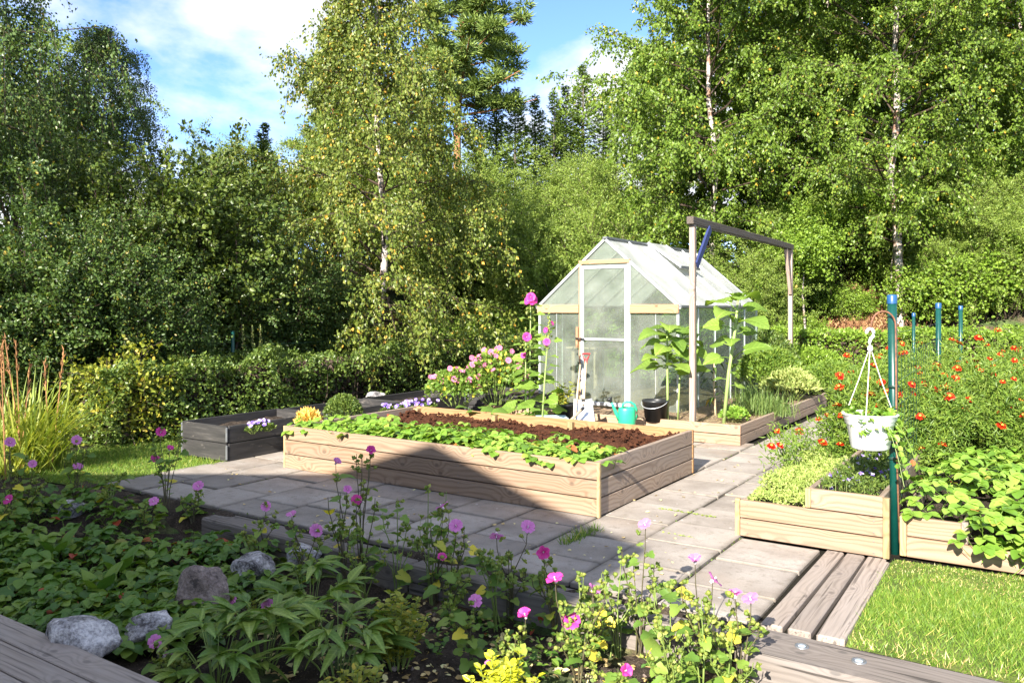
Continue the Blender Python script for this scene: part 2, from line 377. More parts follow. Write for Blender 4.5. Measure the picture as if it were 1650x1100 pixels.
def slab_mat():
    m, nt, b, out = new_mat('concrete_slab')
    v, rnd, raw = own_coords(nt)
    big = noise(nt, v, 2.6, 5, 0.6); fine = noise(nt, v, 150.0, 2, 0.6); mid = noise(nt, v, 16.0, 5, 0.7)
    c = ramp(nt, big, [(0.28, (0.215, 0.186, 0.158)), (0.5, (0.315, 0.278, 0.243)), (0.72, (0.40, 0.36, 0.32))])
    c = mixc(nt, ramp(nt, fine, [(0.35, (0.45, 0.45, 0.45)), (0.6, (0, 0, 0))]), c, (0.19, 0.17, 0.155))
    c = mixc(nt, ramp(nt, mid, [(0.54, (0, 0, 0)), (0.68, (0.6, 0.6, 0.6))]), c, (0.17, 0.145, 0.115))
    sp = nt.nodes.new('ShaderNodeTexVoronoi'); setin(sp, Scale=7.0); nt.links.new(v, sp.inputs['Vector'])
    spot = ramp(nt, math_(nt, 'ADD', sp.outputs['Distance'], math_(nt, 'MULTIPLY', mid, 0.12)), [(0.10, (0.8, 0.8, 0.8)), (0.135, (0, 0, 0))])
    c = mixc(nt, spot, c, (0.50, 0.48, 0.46))
    rust = noise(nt, v, 1.1, 3, 0.5)
    c = mixc(nt, ramp(nt, rust, [(0.58, (0, 0, 0)), (0.75, (0.45, 0.45, 0.45))]), c, (0.27, 0.19, 0.13))
    # dirt along the edges of each slab
    s = nt.nodes.new('ShaderNodeSeparateXYZ'); nt.links.new(raw, s.inputs[0])
    e = math_(nt, 'MAXIMUM', math_(nt, 'ABSOLUTE', s.outputs[0]), math_(nt, 'ABSOLUTE', s.outputs[1]))
    e = math_(nt, 'ADD', e, math_(nt, 'MULTIPLY', math_(nt, 'SUBTRACT', mid, 0.5), 0.05))
    c = mixc(nt, ramp(nt, e, [(0.205, (0, 0, 0)), (0.245, (0.6, 0.6, 0.6))]), c, (0.12, 0.105, 0.085))
    tone = math_(nt, 'ADD', 0.84, math_(nt, 'MULTIPLY', rnd, 0.3))
    tn = nt.nodes.new('ShaderNodeCombineXYZ'); [nt.links.new(tone, tn.inputs[i]) for i in range(3)]
    c = mixc(nt, 1.0, c, tn.outputs[0], 'MULTIPLY')
    nt.links.new(c, b.inputs['Base Color']); setin(b, Roughness=0.9); b.inputs['Specular IOR Level'].default_value = 0.2
    bump(nt, math_(nt, 'ADD', fine, math_(nt, 'MULTIPLY', mid, 0.8)), b, 0.45, 0.004)
    return m
M['slab'] = slab_mat()

def soil_mat(name, a, b_, c_, scale=14.0, litter=None):
    m, nt, b, out = new_mat(name)
    tc = nt.nodes.new('ShaderNodeTexCoord'); v = tc.outputs['Object']
    n = noise(nt, v, scale, 8, 0.7); f = noise(nt, v, scale * 9, 4, 0.7)
    c = ramp(nt, math_(nt, 'ADD', math_(nt, 'MULTIPLY', n, 0.6), math_(nt, 'MULTIPLY', f, 0.4)), [(0.32, a), (0.5, b_), (0.68, c_)])
    if litter:
        vo = nt.nodes.new('ShaderNodeTexVoronoi'); setin(vo, Scale=scale * 5); nt.links.new(v, vo.inputs['Vector'])
        c = mixc(nt, ramp(nt, vo.outputs['Distance'], [(0.12, (1, 1, 1)), (0.2, (0, 0, 0))]), c, litter)
    nt.links.new(c, b.inputs['Base Color']); setin(b, Roughness=0.95); b.inputs['Specular IOR Level'].default_value = 0.15
    bump(nt, math_(nt, 'ADD', n, f), b, 0.9, 0.02)
    return m
M['peat'] = soil_mat('peat', (0.028, 0.010, 0.005), (0.075, 0.028, 0.014), (0.14, 0.058, 0.03), 16)
M['soil'] = soil_mat('garden_soil', (0.018, 0.014, 0.011), (0.05, 0.038, 0.029), (0.13, 0.10, 0.075), 10, (0.17, 0.13, 0.10))
M['mulch'] = soil_mat('straw_mulch', (0.10, 0.07, 0.045), (0.24, 0.17, 0.11), (0.42, 0.33, 0.24), 14)
M['joint'] = soil_mat('joint_dirt', (0.010, 0.009, 0.007), (0.02, 0.018, 0.013), (0.04, 0.036, 0.022), 20)
M['turf'] = soil_mat('turf', (0.05, 0.075, 0.016), (0.10, 0.14, 0.03), (0.22, 0.22, 0.07), 5)

def forest_floor():
    m, nt, b, out = new_mat('forest_floor')
    tc = nt.nodes.new('ShaderNodeTexCoord'); v = tc.outputs['Object']
    n = noise(nt, v, 0.9, 6, 0.65); f = noise(nt, v, 12, 6, 0.7)
    c1 = ramp(nt, f, [(0.3, (0.035, 0.025, 0.015)), (0.55, (0.12, 0.07, 0.045)), (0.75, (0.26, 0.17, 0.12))])
    c2 = ramp(nt, f, [(0.3, (0.02, 0.03, 0.008)), (0.55, (0.07, 0.11, 0.025)), (0.75, (0.17, 0.2, 0.06))])
    c = mixc(nt, ramp(nt, n, [(0.42, (0, 0, 0)), (0.56, (1, 1, 1))]), c1, c2)
    nt.links.new(c, b.inputs['Base Color']); setin(b, Roughness=0.95); bump(nt, f, b, 1.0, 0.05)
    return m
M['floor'] = forest_floor()

def birch_bark():
    m, nt, b, out = new_mat('birch_bark')
    tc = nt.nodes.new('ShaderNodeTexCoord'); v = tc.outputs['Object']
    n = noise(nt, mapping(nt, v, (4, 4, 14)), 1.0, 5, 0.7); k = noise(nt, mapping(nt, v, (2, 2, 3)), 1.0, 4, 0.6)
    c = ramp(nt, n, [(0.40, (0.05, 0.04, 0.035)), (0.47, (0.46, 0.39, 0.34)), (0.8, (0.60, 0.54, 0.49))])
    c = mixc(nt, ramp(nt, k, [(0.50, (0, 0, 0)), (0.60, (1, 1, 1))]), c, (0.24, 0.13, 0.08))
    nt.links.new(c, b.inputs['Base Color']); setin(b, Roughness=0.7); bump(nt, n, b, 0.3, 0.01); return m
M['birch_bark'] = birch_bark()
M['twig'] = plain_mat('twig_bark', (0.05, 0.032, 0.02), 0.8, var=0.4, scale=8)
M['pine_bark'] = plain_mat('pine_bark', (0.30, 0.13, 0.06), 0.85, var=0.5, scale=6, bmp=0.6)
M['bark'] = plain_mat('grey_bark', (0.12, 0.10, 0.08), 0.85, var=0.4, scale=8, bmp=0.5)

M['birch_leaf_a'] = leaf_mat('birch_leaf_autumn', ev((0.055, 0.085, 0.018), (0.095, 0.13, 0.028), (0.15, 0.17, 0.045), [(0.97, (0.18, 0.18, 0.04)), (0.975, (0.42, 0.27, 0.05)), (1.0, (0.46, 0.25, 0.05))]), 0.32, 0.42)
M['birch_leaf_b'] = leaf_mat('birch_leaf_green', ev((0.05, 0.088, 0.014), (0.085, 0.14, 0.022), (0.13, 0.19, 0.035), [(0.985, (0.15, 0.19, 0.04)), (0.99, (0.4, 0.28, 0.05)), (1.0, (0.4, 0.28, 0.05))]), 0.34, 0.42)
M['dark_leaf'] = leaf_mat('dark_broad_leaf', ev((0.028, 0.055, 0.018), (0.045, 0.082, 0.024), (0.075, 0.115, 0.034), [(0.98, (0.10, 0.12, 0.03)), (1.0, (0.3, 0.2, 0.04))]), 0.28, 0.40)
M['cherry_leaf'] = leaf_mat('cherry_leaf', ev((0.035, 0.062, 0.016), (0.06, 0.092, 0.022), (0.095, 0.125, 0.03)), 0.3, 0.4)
M['sallow_leaf'] = leaf_mat('sallow_leaf', ev((0.075, 0.12, 0.026), (0.125, 0.185, 0.04), (0.185, 0.24, 0.065)), 0.36, 0.48)
M['spruce'] = leaf_mat('spruce_needle', ev((0.035, 0.066, 0.014), (0.07, 0.12, 0.022), (0.13, 0.18, 0.035)), 0.12, 0.6)
M['pine'] = leaf_mat('pine_needle', ev((0.06, 0.095, 0.03), (0.10, 0.15, 0.042), (0.16, 0.21, 0.06)), 0.12, 0.55)
M['hedge_leaf'] = leaf_mat('hedge_leaf', ev((0.035, 0.065, 0.016), (0.065, 0.105, 0.025), (0.11, 0.15, 0.04)), 0.3, 0.42)
M['bright_hedge'] = leaf_mat('bright_hedge_leaf', ev((0.065, 0.12, 0.016), (0.11, 0.18, 0.025), (0.17, 0.25, 0.045)), 0.34, 0.42)
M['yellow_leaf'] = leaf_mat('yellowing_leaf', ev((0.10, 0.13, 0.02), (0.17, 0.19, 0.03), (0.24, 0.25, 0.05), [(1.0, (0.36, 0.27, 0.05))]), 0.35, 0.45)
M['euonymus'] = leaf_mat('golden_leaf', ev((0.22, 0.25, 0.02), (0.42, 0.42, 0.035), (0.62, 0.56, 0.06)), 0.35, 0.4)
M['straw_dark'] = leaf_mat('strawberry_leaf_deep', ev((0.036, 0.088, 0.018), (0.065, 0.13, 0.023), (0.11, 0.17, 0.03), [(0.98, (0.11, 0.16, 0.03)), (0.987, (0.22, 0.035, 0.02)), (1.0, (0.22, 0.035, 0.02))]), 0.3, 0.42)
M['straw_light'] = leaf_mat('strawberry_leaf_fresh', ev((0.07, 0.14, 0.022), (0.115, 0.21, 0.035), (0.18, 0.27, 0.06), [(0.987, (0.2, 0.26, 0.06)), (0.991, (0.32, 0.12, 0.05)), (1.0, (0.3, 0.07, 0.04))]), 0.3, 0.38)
M['mallow_leaf'] = leaf_mat('mallow_leaf', ev((0.06, 0.12, 0.025), (0.10, 0.17, 0.035), (0.16, 0.22, 0.05), [(0.93, (0.2, 0.24, 0.05)), (0.95, (0.5, 0.42, 0.06)), (1.0, (0.5, 0.4, 0.06))]), 0.35, 0.5)
M['pod'] = leaf_mat('mallow_pod', ev((0.08, 0.125, 0.028), (0.12, 0.17, 0.038), (0.19, 0.21, 0.06)), 0.3, 0.55)
M['peony_leaf'] = leaf_mat('peony_leaf', ev((0.055, 0.105, 0.022), (0.085, 0.145, 0.03), (0.13, 0.18, 0.04)), 0.3, 0.38, vein=0.02)
M['sunflower_leaf'] = leaf_mat('sunflower_leaf', ev((0.075, 0.135, 0.026), (0.10, 0.17, 0.034), (0.135, 0.205, 0.046)), 0.4, 0.5, vein=0.035)
M['grass_blade'] = leaf_mat('lawn_blade', ev((0.055, 0.115, 0.018), (0.10, 0.175, 0.028), (0.16, 0.23, 0.045), [(1.0, (0.42, 0.36, 0.16))]), 0.35, 0.5)
M['reed'] = leaf_mat('tall_grass_blade', ev((0.10, 0.15, 0.03), (0.17, 0.22, 0.05), (0.26, 0.28, 0.08)), 0.35, 0.45)
M['chive'] = leaf_mat('chive_blade', ev((0.07, 0.12, 0.04), (0.10, 0.16, 0.055), (0.15, 0.2, 0.08)), 0.3, 0.5)
M['thyme'] = leaf_mat('thyme_leaf', ev((0.13, 0.18, 0.055), (0.2, 0.26, 0.085), (0.29, 0.34, 0.14)), 0.32, 0.55)
M['sage'] = leaf_mat('sage_leaf', ev((0.14, 0.19, 0.07), (0.21, 0.26, 0.10), (0.3, 0.33, 0.16)), 0.32, 0.55)
M['feather'] = leaf_mat('marigold_leaf', ev((0.05, 0.10, 0.018), (0.09, 0.15, 0.026), (0.14, 0.20, 0.04)), 0.34, 0.5)
M['heather'] = leaf_mat('dry_heather', ev((0.07, 0.03, 0.02), (0.17, 0.08, 0.05), (0.25, 0.16, 0.10)), 0.2, 0.7)
M['straw_bit'] = leaf_mat('dry_straw', ev((0.25, 0.17, 0.09), (0.4, 0.3, 0.18), (0.55, 0.45, 0.3)), 0.15, 0.7)
M['brown_bush'] = leaf_mat('dried_bush_leaf', ev((0.38, 0.22, 0.06), (0.52, 0.33, 0.10), (0.62, 0.44, 0.18)), 0.25, 0.6)
M['stem'] = plain_mat('green_stem', (0.16, 0.22, 0.05), 0.55, var=0.3, scale=12)
M['stem_dark'] = plain_mat('brown_green_stem', (0.075, 0.065, 0.03), 0.6, var=0.35, scale=12)
M['sun_stem'] = plain_mat('sunflower_stem', (0.27, 0.36, 0.12), 0.55, var=0.15, scale=12)
def petal_mat(name, tip, base, reach=0.025):
    m, nt, b, out = new_mat(name)
    tc = nt.nodes.new('ShaderNodeTexCoord'); s = nt.nodes.new('ShaderNodeSeparateXYZ'); nt.links.new(tc.outputs['Object'], s.inputs[0])
    d = math_(nt, 'DIVIDE', s.outputs[1], reach)
    vein = noise(nt, mapping(nt, tc.outputs['Object'], (400, 40, 40)), 1.0, 2, 0.5)
    c = ramp(nt, d, [(0.05, base), (0.5, tip)])
    c = mixc(nt, ramp(nt, vein, [(0.5, (0, 0, 0)), (0.7, (0.3, 0.3, 0.3))]), c, base)
    nt.links.new(c, b.inputs['Base Color']); setin(b, Roughness=0.55)
    t = nt.nodes.new('ShaderNodeBsdfTranslucent'); nt.links.new(c, t.inputs['Color'])
    mx = nt.nodes.new('ShaderNodeMixShader'); mx.inputs[0].default_value = 0.4
    nt.links.new(b.outputs[0], mx.inputs[1]); nt.links.new(t.outputs[0], mx.inputs[2]); nt.links.new(mx.outputs[0], out.inputs['Surface'])
    return m
M['petal_pink'] = petal_mat('pink_petal', (0.74, 0.25, 0.60), (0.42, 0.03, 0.24))
M['petal_hot'] = petal_mat('magenta_petal', (0.72, 0.06, 0.36), (0.34, 0.01, 0.11))
M['petal_pale'] = petal_mat('pale_pink_petal', (0.70, 0.22, 0.38), (0.50, 0.06, 0.20))
M['petal_red'] = leaf_mat('marigold_petal', [(0, (0.48, 0.008, 0.005)), (0.6, (0.58, 0.017, 0.006)), (1, (0.66, 0.075, 0.008))], 0.3, 0.5, (1, 1, 1))
M['petal_violet'] = leaf_mat('pansy_petal', [(0, (0.07, 0.03, 0.26)), (0.55, (0.22, 0.13, 0.5)), (0.75, (0.42, 0.34, 0.6)), (1, (0.6, 0.57, 0.6))], 0.3, 0.5, (1, 1, 1))
M['pollen'] = plain_mat('pollen', (0.65, 0.42, 0.05), 0.7, var=0.3, scale=80)
M['pale_column'] = plain_mat('pale_stamen', (0.75, 0.6, 0.65), 0.6)
M['alu'] = plain_mat('aluminium', (0.62, 0.64, 0.68), 0.38, 0.55, 0.06, 6)
M['alu_dark'] = plain_mat('dark_aluminium', (0.20, 0.21, 0.22), 0.45, 0.6, 0.1, 6)
M['blue_paint'] = wood_mat('blue_painted_wood', (0.04, 0.055, 0.17), (0.032, 0.045, 0.14), (0.02, 0.028, 0.09), rough=0.55)
M['pole_green'] = plain_mat('green_coated_pipe', (0.003, 0.055, 0.044), 0.35, 0.0, 0.15, 10)
M['cap_blue'] = plain_mat('blue_cap', (0.015, 0.075, 0.20), 0.4)
M['white_plastic'] = plain_mat('white_plastic', (0.80, 0.82, 0.84), 0.4, 0, 0.03, 8)
M['can_green'] = plain_mat('mint_plastic', (0.025, 0.40, 0.20), 0.35, 0, 0.06, 8)
M['black_plastic'] = plain_mat('black_plastic', (0.018, 0.019, 0.021), 0.38, 0, 0.3, 12)
M['red_plastic'] = plain_mat('red_plastic', (0.62, 0.06, 0.06), 0.4, 0, 0.1, 12)
M['tray_blue'] = plain_mat('blue_grey_tray', (0.36, 0.45, 0.54), 0.45, 0, 0.12, 9)
M['rust'] = plain_mat('rusty_rod', (0.20, 0.09, 0.05), 0.7, 0.1, 0.4, 40)
M['wire'] = plain_mat('dark_green_wire', (0.01, 0.04, 0.03), 0.5)
M['cord'] = plain_mat('white_cord', (0.72, 0.68, 0.62), 0.8, 0, 0.1, 60)
def rock_mat(name, a, b_, c_):
    m, nt, b, out = new_mat(name)
    v, rnd, raw = own_coords(nt)
    n = noise(nt, v, 9, 8, 0.7); f = noise(nt, v, 60, 4, 0.7)
    c = ramp(nt, math_(nt, 'ADD', math_(nt, 'MULTIPLY', n, 0.65), math_(nt, 'MULTIPLY', f, 0.35)), [(0.40, a), (0.5, b_), (0.60, c_)])
    nt.links.new(c, b.inputs['Base Color']); setin(b, Roughness=0.85); bump(nt, math_(nt, 'ADD', n, f), b, 0.7, 0.02); return m
M['rock'] = rock_mat('granite', (0.045, 0.04, 0.04), (0.30, 0.285, 0.285), (0.62, 0.59, 0.58))
M['rock_brown'] = rock_mat('brown_granite', (0.06, 0.045, 0.04), (0.19, 0.145, 0.125), (0.34, 0.27, 0.24))
def poly_mat(name, clear, tint=(0.80, 0.84, 0.80)):
    m, nt, b, out = new_mat(name)
    v, rnd, raw = own_coords(nt)
    n = noise(nt, v, 3.0, 5, 0.6)
    dirt = ramp(nt, n, [(0.3, (0.62, 0.64, 0.60)), (0.7, tint)])
    nt.links.new(dirt, b.inputs['Base Color']); setin(b, Roughness=0.28); b.inputs['Specular IOR Level'].default_value = 0.6
    w = nt.nodes.new('ShaderNodeTexWave'); w.wave_type = 'BANDS'; w.bands_direction = 'Z' if clear > 0.4 else 'X'; setin(w, Scale=28.0, Distortion=0.3); nt.links.new(raw, w.inputs['Vector'])
    bump(nt, w.outputs['Fac'], b, 0.12, 0.003)
    t = nt.nodes.new('ShaderNodeBsdfTranslucent'); nt.links.new(dirt, t.inputs['Color'])
    m1 = nt.nodes.new('ShaderNodeMixShader'); m1.inputs[0].default_value = 0.55
    nt.links.new(b.outputs[0], m1.inputs[1]); nt.links.new(t.outputs[0], m1.inputs[2])
    tr = nt.nodes.new('ShaderNodeBsdfTransparent'); tr.inputs['Color'].default_value = (0.82, 0.88, 0.82, 1)
    m2 = nt.nodes.new('ShaderNodeMixShader')
    nt.links.new(ramp(nt, n, [(0.3, (clear - 0.12,) * 3), (0.7, (clear + 0.08,) * 3)]), m2.inputs[0])
    nt.links.new(m1.outputs[0], m2.inputs[1]); nt.links.new(tr.outputs[0], m2.inputs[2]); nt.links.new(m2.outputs[0], out.inputs['Surface'])
    return m
M['poly'] = poly_mat('polycarbonate_wall', 0.81, (0.62, 0.66, 0.60))
M['poly_roof'] = poly_mat('polycarbonate_roof', 0.12, (0.93, 0.93, 0.92))
M['house_wall'] = plain_mat('white_house_paint', (0.74, 0.72, 0.68), 0.8, 0, 0.08, 4)
M['roof_tile'] = plain_mat('grey_roof', (0.12, 0.12, 0.13), 0.8, 0, 0.2, 10)
M['glass'] = plain_mat('window_glass', (0.03, 0.04, 0.05), 0.08)
M['white_paint'] = plain_mat('white_paint', (0.78, 0.78, 0.76), 0.5)
# ------------------------------------------------------------------ the ground
def gz(x, y):
    x = np.asarray(x, float); y = np.asarray(y, float)
    z = np.full(np.broadcast(x, y).shape, -0.03) + 0 * x * y
    deep = -0.20 + 0.16 * sstep((-4.3 - x) / 2.0)                    # the flower bed in front lies lower than the paving
    edge = 3.66 - 0.25 * sstep((-4.8 - x) / 1.2)
    wid = 0.10 + 0.5 * sstep((-4.8 - x) / 1.2)
    f = sstep((edge - y) / wid + 0.0)
    f = f * (1 - sstep((x + 1.02) / 0.06) * sstep((y - 3.34) / 0.06))
    low = np.where(x > -1.05, -0.20 - 0.14 * sstep((x + 1.05) / 0.1), deep)
    z = z * (1 - f) + low * f
    o = np.maximum(-9.1 - x, y - 16.1)                                # the wooded bank behind the hedges
    z = z + 2.4 * sstep(o / 6.0) + 0.06 * np.clip(o - 4, 0, 80)
    return z
def grid_sheet(name, x0, x1, y0, y1, step, mat, lift, rough=0.0, rs=6.0, zf=gz, smooth=True):
    xs = np.linspace(x0, x1, max(2, int((x1 - x0) / step) + 1)); ys = np.linspace(y0, y1, max(2, int((y1 - y0) / step) + 1))
    X, Y = np.meshgrid(xs, ys, indexing='ij'); Z = zf(X, Y) + lift
    if rough: Z = Z + rough * fbm(X * rs, Y * rs, 5)
    return sheet(name, X, Y, Z, mat, smooth)
def sheet(name, X, Y, Z, mat, smooth=True):
    nx, ny = X.shape; i = np.arange(nx - 1)[:, None] * ny; j = np.arange(ny - 1)[None, :]
    F = np.stack([i + j, i + ny + j, i + ny + j + 1, i + j + 1], -1).reshape(-1, 4)
    return Geo().add(np.stack([X, Y, Z], -1), F).mesh(name, mat, smooth)
xs = np.concatenate([np.linspace(-400, -40, 10), np.linspace(-38, -12.5, 40), np.arange(-12, 3, 0.12), np.linspace(3.3, 20, 20), np.linspace(30, 400, 10)])
ys = np.concatenate([np.linspace(-400, -20, 8), np.linspace(-18, -3.2, 14), np.arange(-3, 17, 0.12), np.linspace(17.3, 40, 50), np.linspace(45, 400, 12)])
X, Y = np.meshgrid(xs, ys, indexing='ij')
Zg = gz(X, Y) + 0.10 * fbm(X * 0.8, Y * 0.8, 4) * sstep(np.maximum(-9.4 - X, Y - 16.4) / 1.5)
struct('ground', sheet('ground', X, Y, Zg, M['floor']))
struct('garden_soil', grid_sheet('garden_soil', -9.2, 4.5, 3.72, 16.3, 0.25, M['joint'], 0.006))
struct('flower_bed_soil', grid_sheet('flower_bed_soil', -8.0, -1.0, -0.5, 3.70, 0.035, M['soil'], 0.012, 0.045, 7.0))

# ------------------------------------------------------------------ paving slabs, one by one
paving = tag(bpy.data.objects.new('paving', None), 'grey concrete slab paving around the raised beds', 'paving')
del paving['category']; del paving['label']; col.objects.link(paving); paving['kind'] = 'structure'
SP = 0.49
slab_me = fix_normals(Geo().box((-0.238, -0.238, -0.05), (0.238, 0.238, 0), 0.006).mesh('slab', M['slab']))
r = np.random.default_rng(3)
def blocked(x, y):
    if -5.66 < x < -2.62 and 5.05 < y < 6.75: return True
    if x < -2.62 and y > 8.62: return True
    if x > -1.64 and y > 5.3: return True
    if x < -6.40 and y > 4.95: return True
    if x < -5.6 and y > 8.4: return True
    return False
offs = {0: 0.12, 1: 0.02, 2: 0.16, 3: -0.05, 4: 0.1, 5: 0.0, 6: 0.2, 7: 0.07, 8: -0.1, 9: 0.14, 10: 0.0}
for c in range(11):
    cx = -1.14 - SP * (c + 0.5)
    y = 3.74
    first = True
    while y < 14.2:
        h = SP
        full = True
        if first and offs[c] > 0.05: h = SP * 0.62 + offs[c] * 0.5; first = False
        first = False
        cyy = y + h / 2
        if not blocked(cx, cyy):
            o = obj('slab', slab_me, paving, (cx + r.normal(0, 0.002), cyy, r.normal(0, 0.003)), (r.normal(0, 0.006), r.normal(0, 0.006), r.normal(0, 0.006)), (1, (h - 0.014) / 0.476, 1))
        y += h
# a few thin strips of weed in the joints
def tuft(geo, c, n, h, spread, r, tpl=BLADE, w=0.006, lean=0.5):
    P = np.stack([c[0] + r.normal(0, spread, n), c[1] + r.normal(0, spread, n), np.full(n, c[2])], -1)
    a = unit(np.stack([r.normal(0, lean, n), r.normal(0, lean, n), np.ones(n)], -1))
    leaves(geo, tpl, P, a, rdir(r, n), h * r.uniform(0.5, 1.1, n), w)
for (px, py), n, lab in (((1076, 820), 0, 1), ((925, 868), 1, 0)):
    p = on_level(px, py, 0); g = Geo()
    if n: [tuft(g, (p[0] + t * 0.02, p[1] + t * 0.35 - 0.1, -0.01), 26, 0.09, 0.02, r) for t in np.linspace(0, 1, 7)]
    else:
        for a in np.linspace(0, 1, 60):
            leaves(g, LEAF_OVAL, [(p[0] - 0.05 + a * 0.42, p[1] - 0.03 + r.normal(0, 0.008), 0.004)], [rdir(r, 1)[0] * (1, 1, 0.2) + (0, 0, 0.15)], [(0, 0, 1)], 0.022)
    tag(obj('joint_weed', g.mesh('joint_weed', M['grass_blade'] if n else M['thyme'])),
        'thin tuft of grass growing from a joint between slabs' if n else 'low creeping weed in the slab joint by the bed corner', 'weed')
g = Geo(); p = on_level(1098, 860, 0)
for a in np.linspace(0, 1, 50): leaves(g, LEAF_OVAL, [(p[0] - 0.12 + a * 0.24, p[1] - 0.05 + r.normal(0, 0.008), 0.004)], [rdir(r, 1)[0] * (1, 1, 0.2) + (0, 0, 0.15)], [(0, 0, 1)], 0.02)
tag(obj('joint_weed', g.mesh('joint_weed', M['thyme'])), 'low creeping weed in the slab joint between bed and path middle', 'weed')

# dry leaves and bits lying on the paving
g = Geo(); n = 130; P = np.stack([r.uniform(-6.2, -1.7, n), r.uniform(3.8, 5.0, n), np.full(n, 0.006)], -1); P[60:, 0] = r.uniform(-2.6, -1.66, n - 60); P[60:, 1] = r.uniform(4.0, 10.0, n - 60)
leaves(g, LEAF_OVAL, P, rdir(r, n) * (1, 1, .15), rdir(r, n) * .3 + (0, 0, 1), r.uniform(.012, .035, n)); o = obj('fallen_leaves', g.mesh('fallen_leaves', M['straw_bit']), kind='stuff'); o['label'] = 'dry leaf bits scattered over the slab paving'; o['category'] = 'leaf litter'
g = Geo(); n = 5200; rows = r.integers(0, 11, n); along = r.random(n) < 0.65
Pm = np.stack([np.where(along, -1.14 - SP * rows + r.normal(0, .006, n), r.uniform(-6.4, -1.2, n)), np.where(along, r.uniform(3.75, 12.0, n), 3.74 + SP * r.integers(0, 16, n) + r.normal(0, .05, n)), np.full(n, -0.008)], -1)
Pm = Pm[fbm(Pm[:, 0] * 1.7, Pm[:, 1] * 1.7, 3) > 0.10]; m = len(Pm)
leaves(g, LEAF_OVAL, Pm, rdir(r, m) * (1, 1, .3) + (0, 0, .25), rdir(r, m) * .5 + (0, 0, 1), r.uniform(.008, .018, m)); o = obj('joint_moss', g.mesh('joint_moss', M['hedge_leaf']), kind='stuff'); o['label'] = 'patchy moss growing in the joints of the slab paving'; o['category'] = 'moss'

# ------------------------------------------------------------------ sleepers, boards, deck
x = -4.95
for i, ln in enumerate((1.9, 1.86)):
    o = board('timber_sleeper', (x, 3.625, -0.10), (x + ln - 0.01, 3.62 + 0.01 * i, -0.105), 0.19, 0.17, M['sleeper'], bev=0.012)
    tag(o, ['weathered timber sleeper edging the paving behind the pink mallows', 'weathered timber sleeper edging the paving, ending beside the three boards'][i], 'sleeper')
    x += ln
s1 = board('timber_sleeper', (-1.12, 3.56, -0.085), (1.4, 3.50, -0.085), 0.31, 0.17, M['sleeper'], bev=0.02)
tag(s1, 'broad grey timber sleeper with two small round lights along the lawn', 'sleeper')
for px, py in ((1292, 1041), (1384, 1065)):
    p = on_level(px, py, 0.0)
    t = thing('recessed_light', 'small round light set flush into the broad sleeper', 'light', (p[0], p[1], 0.0), 0, 'round lights in the sleeper')
    obj('ring', Geo().lathe([(0.0, 0.002), (0.021, 0.002), (0.022, 0.006), (0.029, 0.006), (0.030, -0.004)], 20).mesh('ring', M['alu_dark'], True), t)
    obj('lens', Geo().lathe([(0.0001, 0.0065), (0.010, 0.006), (0.016, 0.003)], 20).mesh('lens', M['tray_blue'], True), t)
s2 = board('timber_sleeper', (-1.02, 3.27, -0.24), (-0.30, 3.235, -0.24), 0.24, 0.17, M['sleeper'], bev=0.03)
tag(s2, 'dark cracked sleeper lying a step lower below the lit sleeper', 'sleeper')
s3 = board('timber_sleeper', (-0.28, 3.235, -0.245), (1.3, 3.2, -0.245), 0.24, 0.17, M['sleeper'], bev=0.02)
tag(s3, 'lower step sleeper continuing to the right of the cracked one', 'sleeper')
bx = -1.105
for i, w in enumerate((0.098, 0.100, 0.102)):
    o = board('boardwalk_plank', (bx + w / 2 + 0.01 * i, 3.735, -0.014), (bx + w / 2, 5.07, -0.012), w, 0.045, M['wood_grey'], bev=0.007)
    tag(o, ['grey cracked board lying beside the last slab', 'middle one of three grey boards beside the lawn', 'grey board next to the lawn edging strip'][i], 'board')
    bx += w + 0.014
o = board('lawn_edging', (-0.755, 3.74, -0.018), (-0.768, 5.02, -0.016), 0.028, 0.05, M['wood_grey'], bev=0.004)
tag(o, 'narrow timber strip edging the lawn beside the boards', 'edging')
deck = thing('deck', 'weathered grey plank deck corner beside the granite boulder', 'deck', (-4.3, 1.3, 0))
for i in range(5):
    board('plank', (-2.6, 0.52 - i * 0.148, -0.03), (2.0, 0.52 - i * 0.148, -0.03), 0.14, 0.03, M['wood_grey'], deck, 0.004)
board('plank', (-1.9, 0.535 - 0.0, -0.0305), (0.90, 0.535, -0.0305), 0.0, 0.0, M['wood_grey'], deck) if False else None
board('joist', (-2.6, 0.57, -0.12), (2.0, 0.57, -0.12), 0.04, 0.14, M['wood_grey'], deck, 0.004)
board('joist', (1.3, 0.5, -0.12), (1.3, -0.1, -0.12), 0.04, 0.14, M['wood_grey'], deck, 0.004)

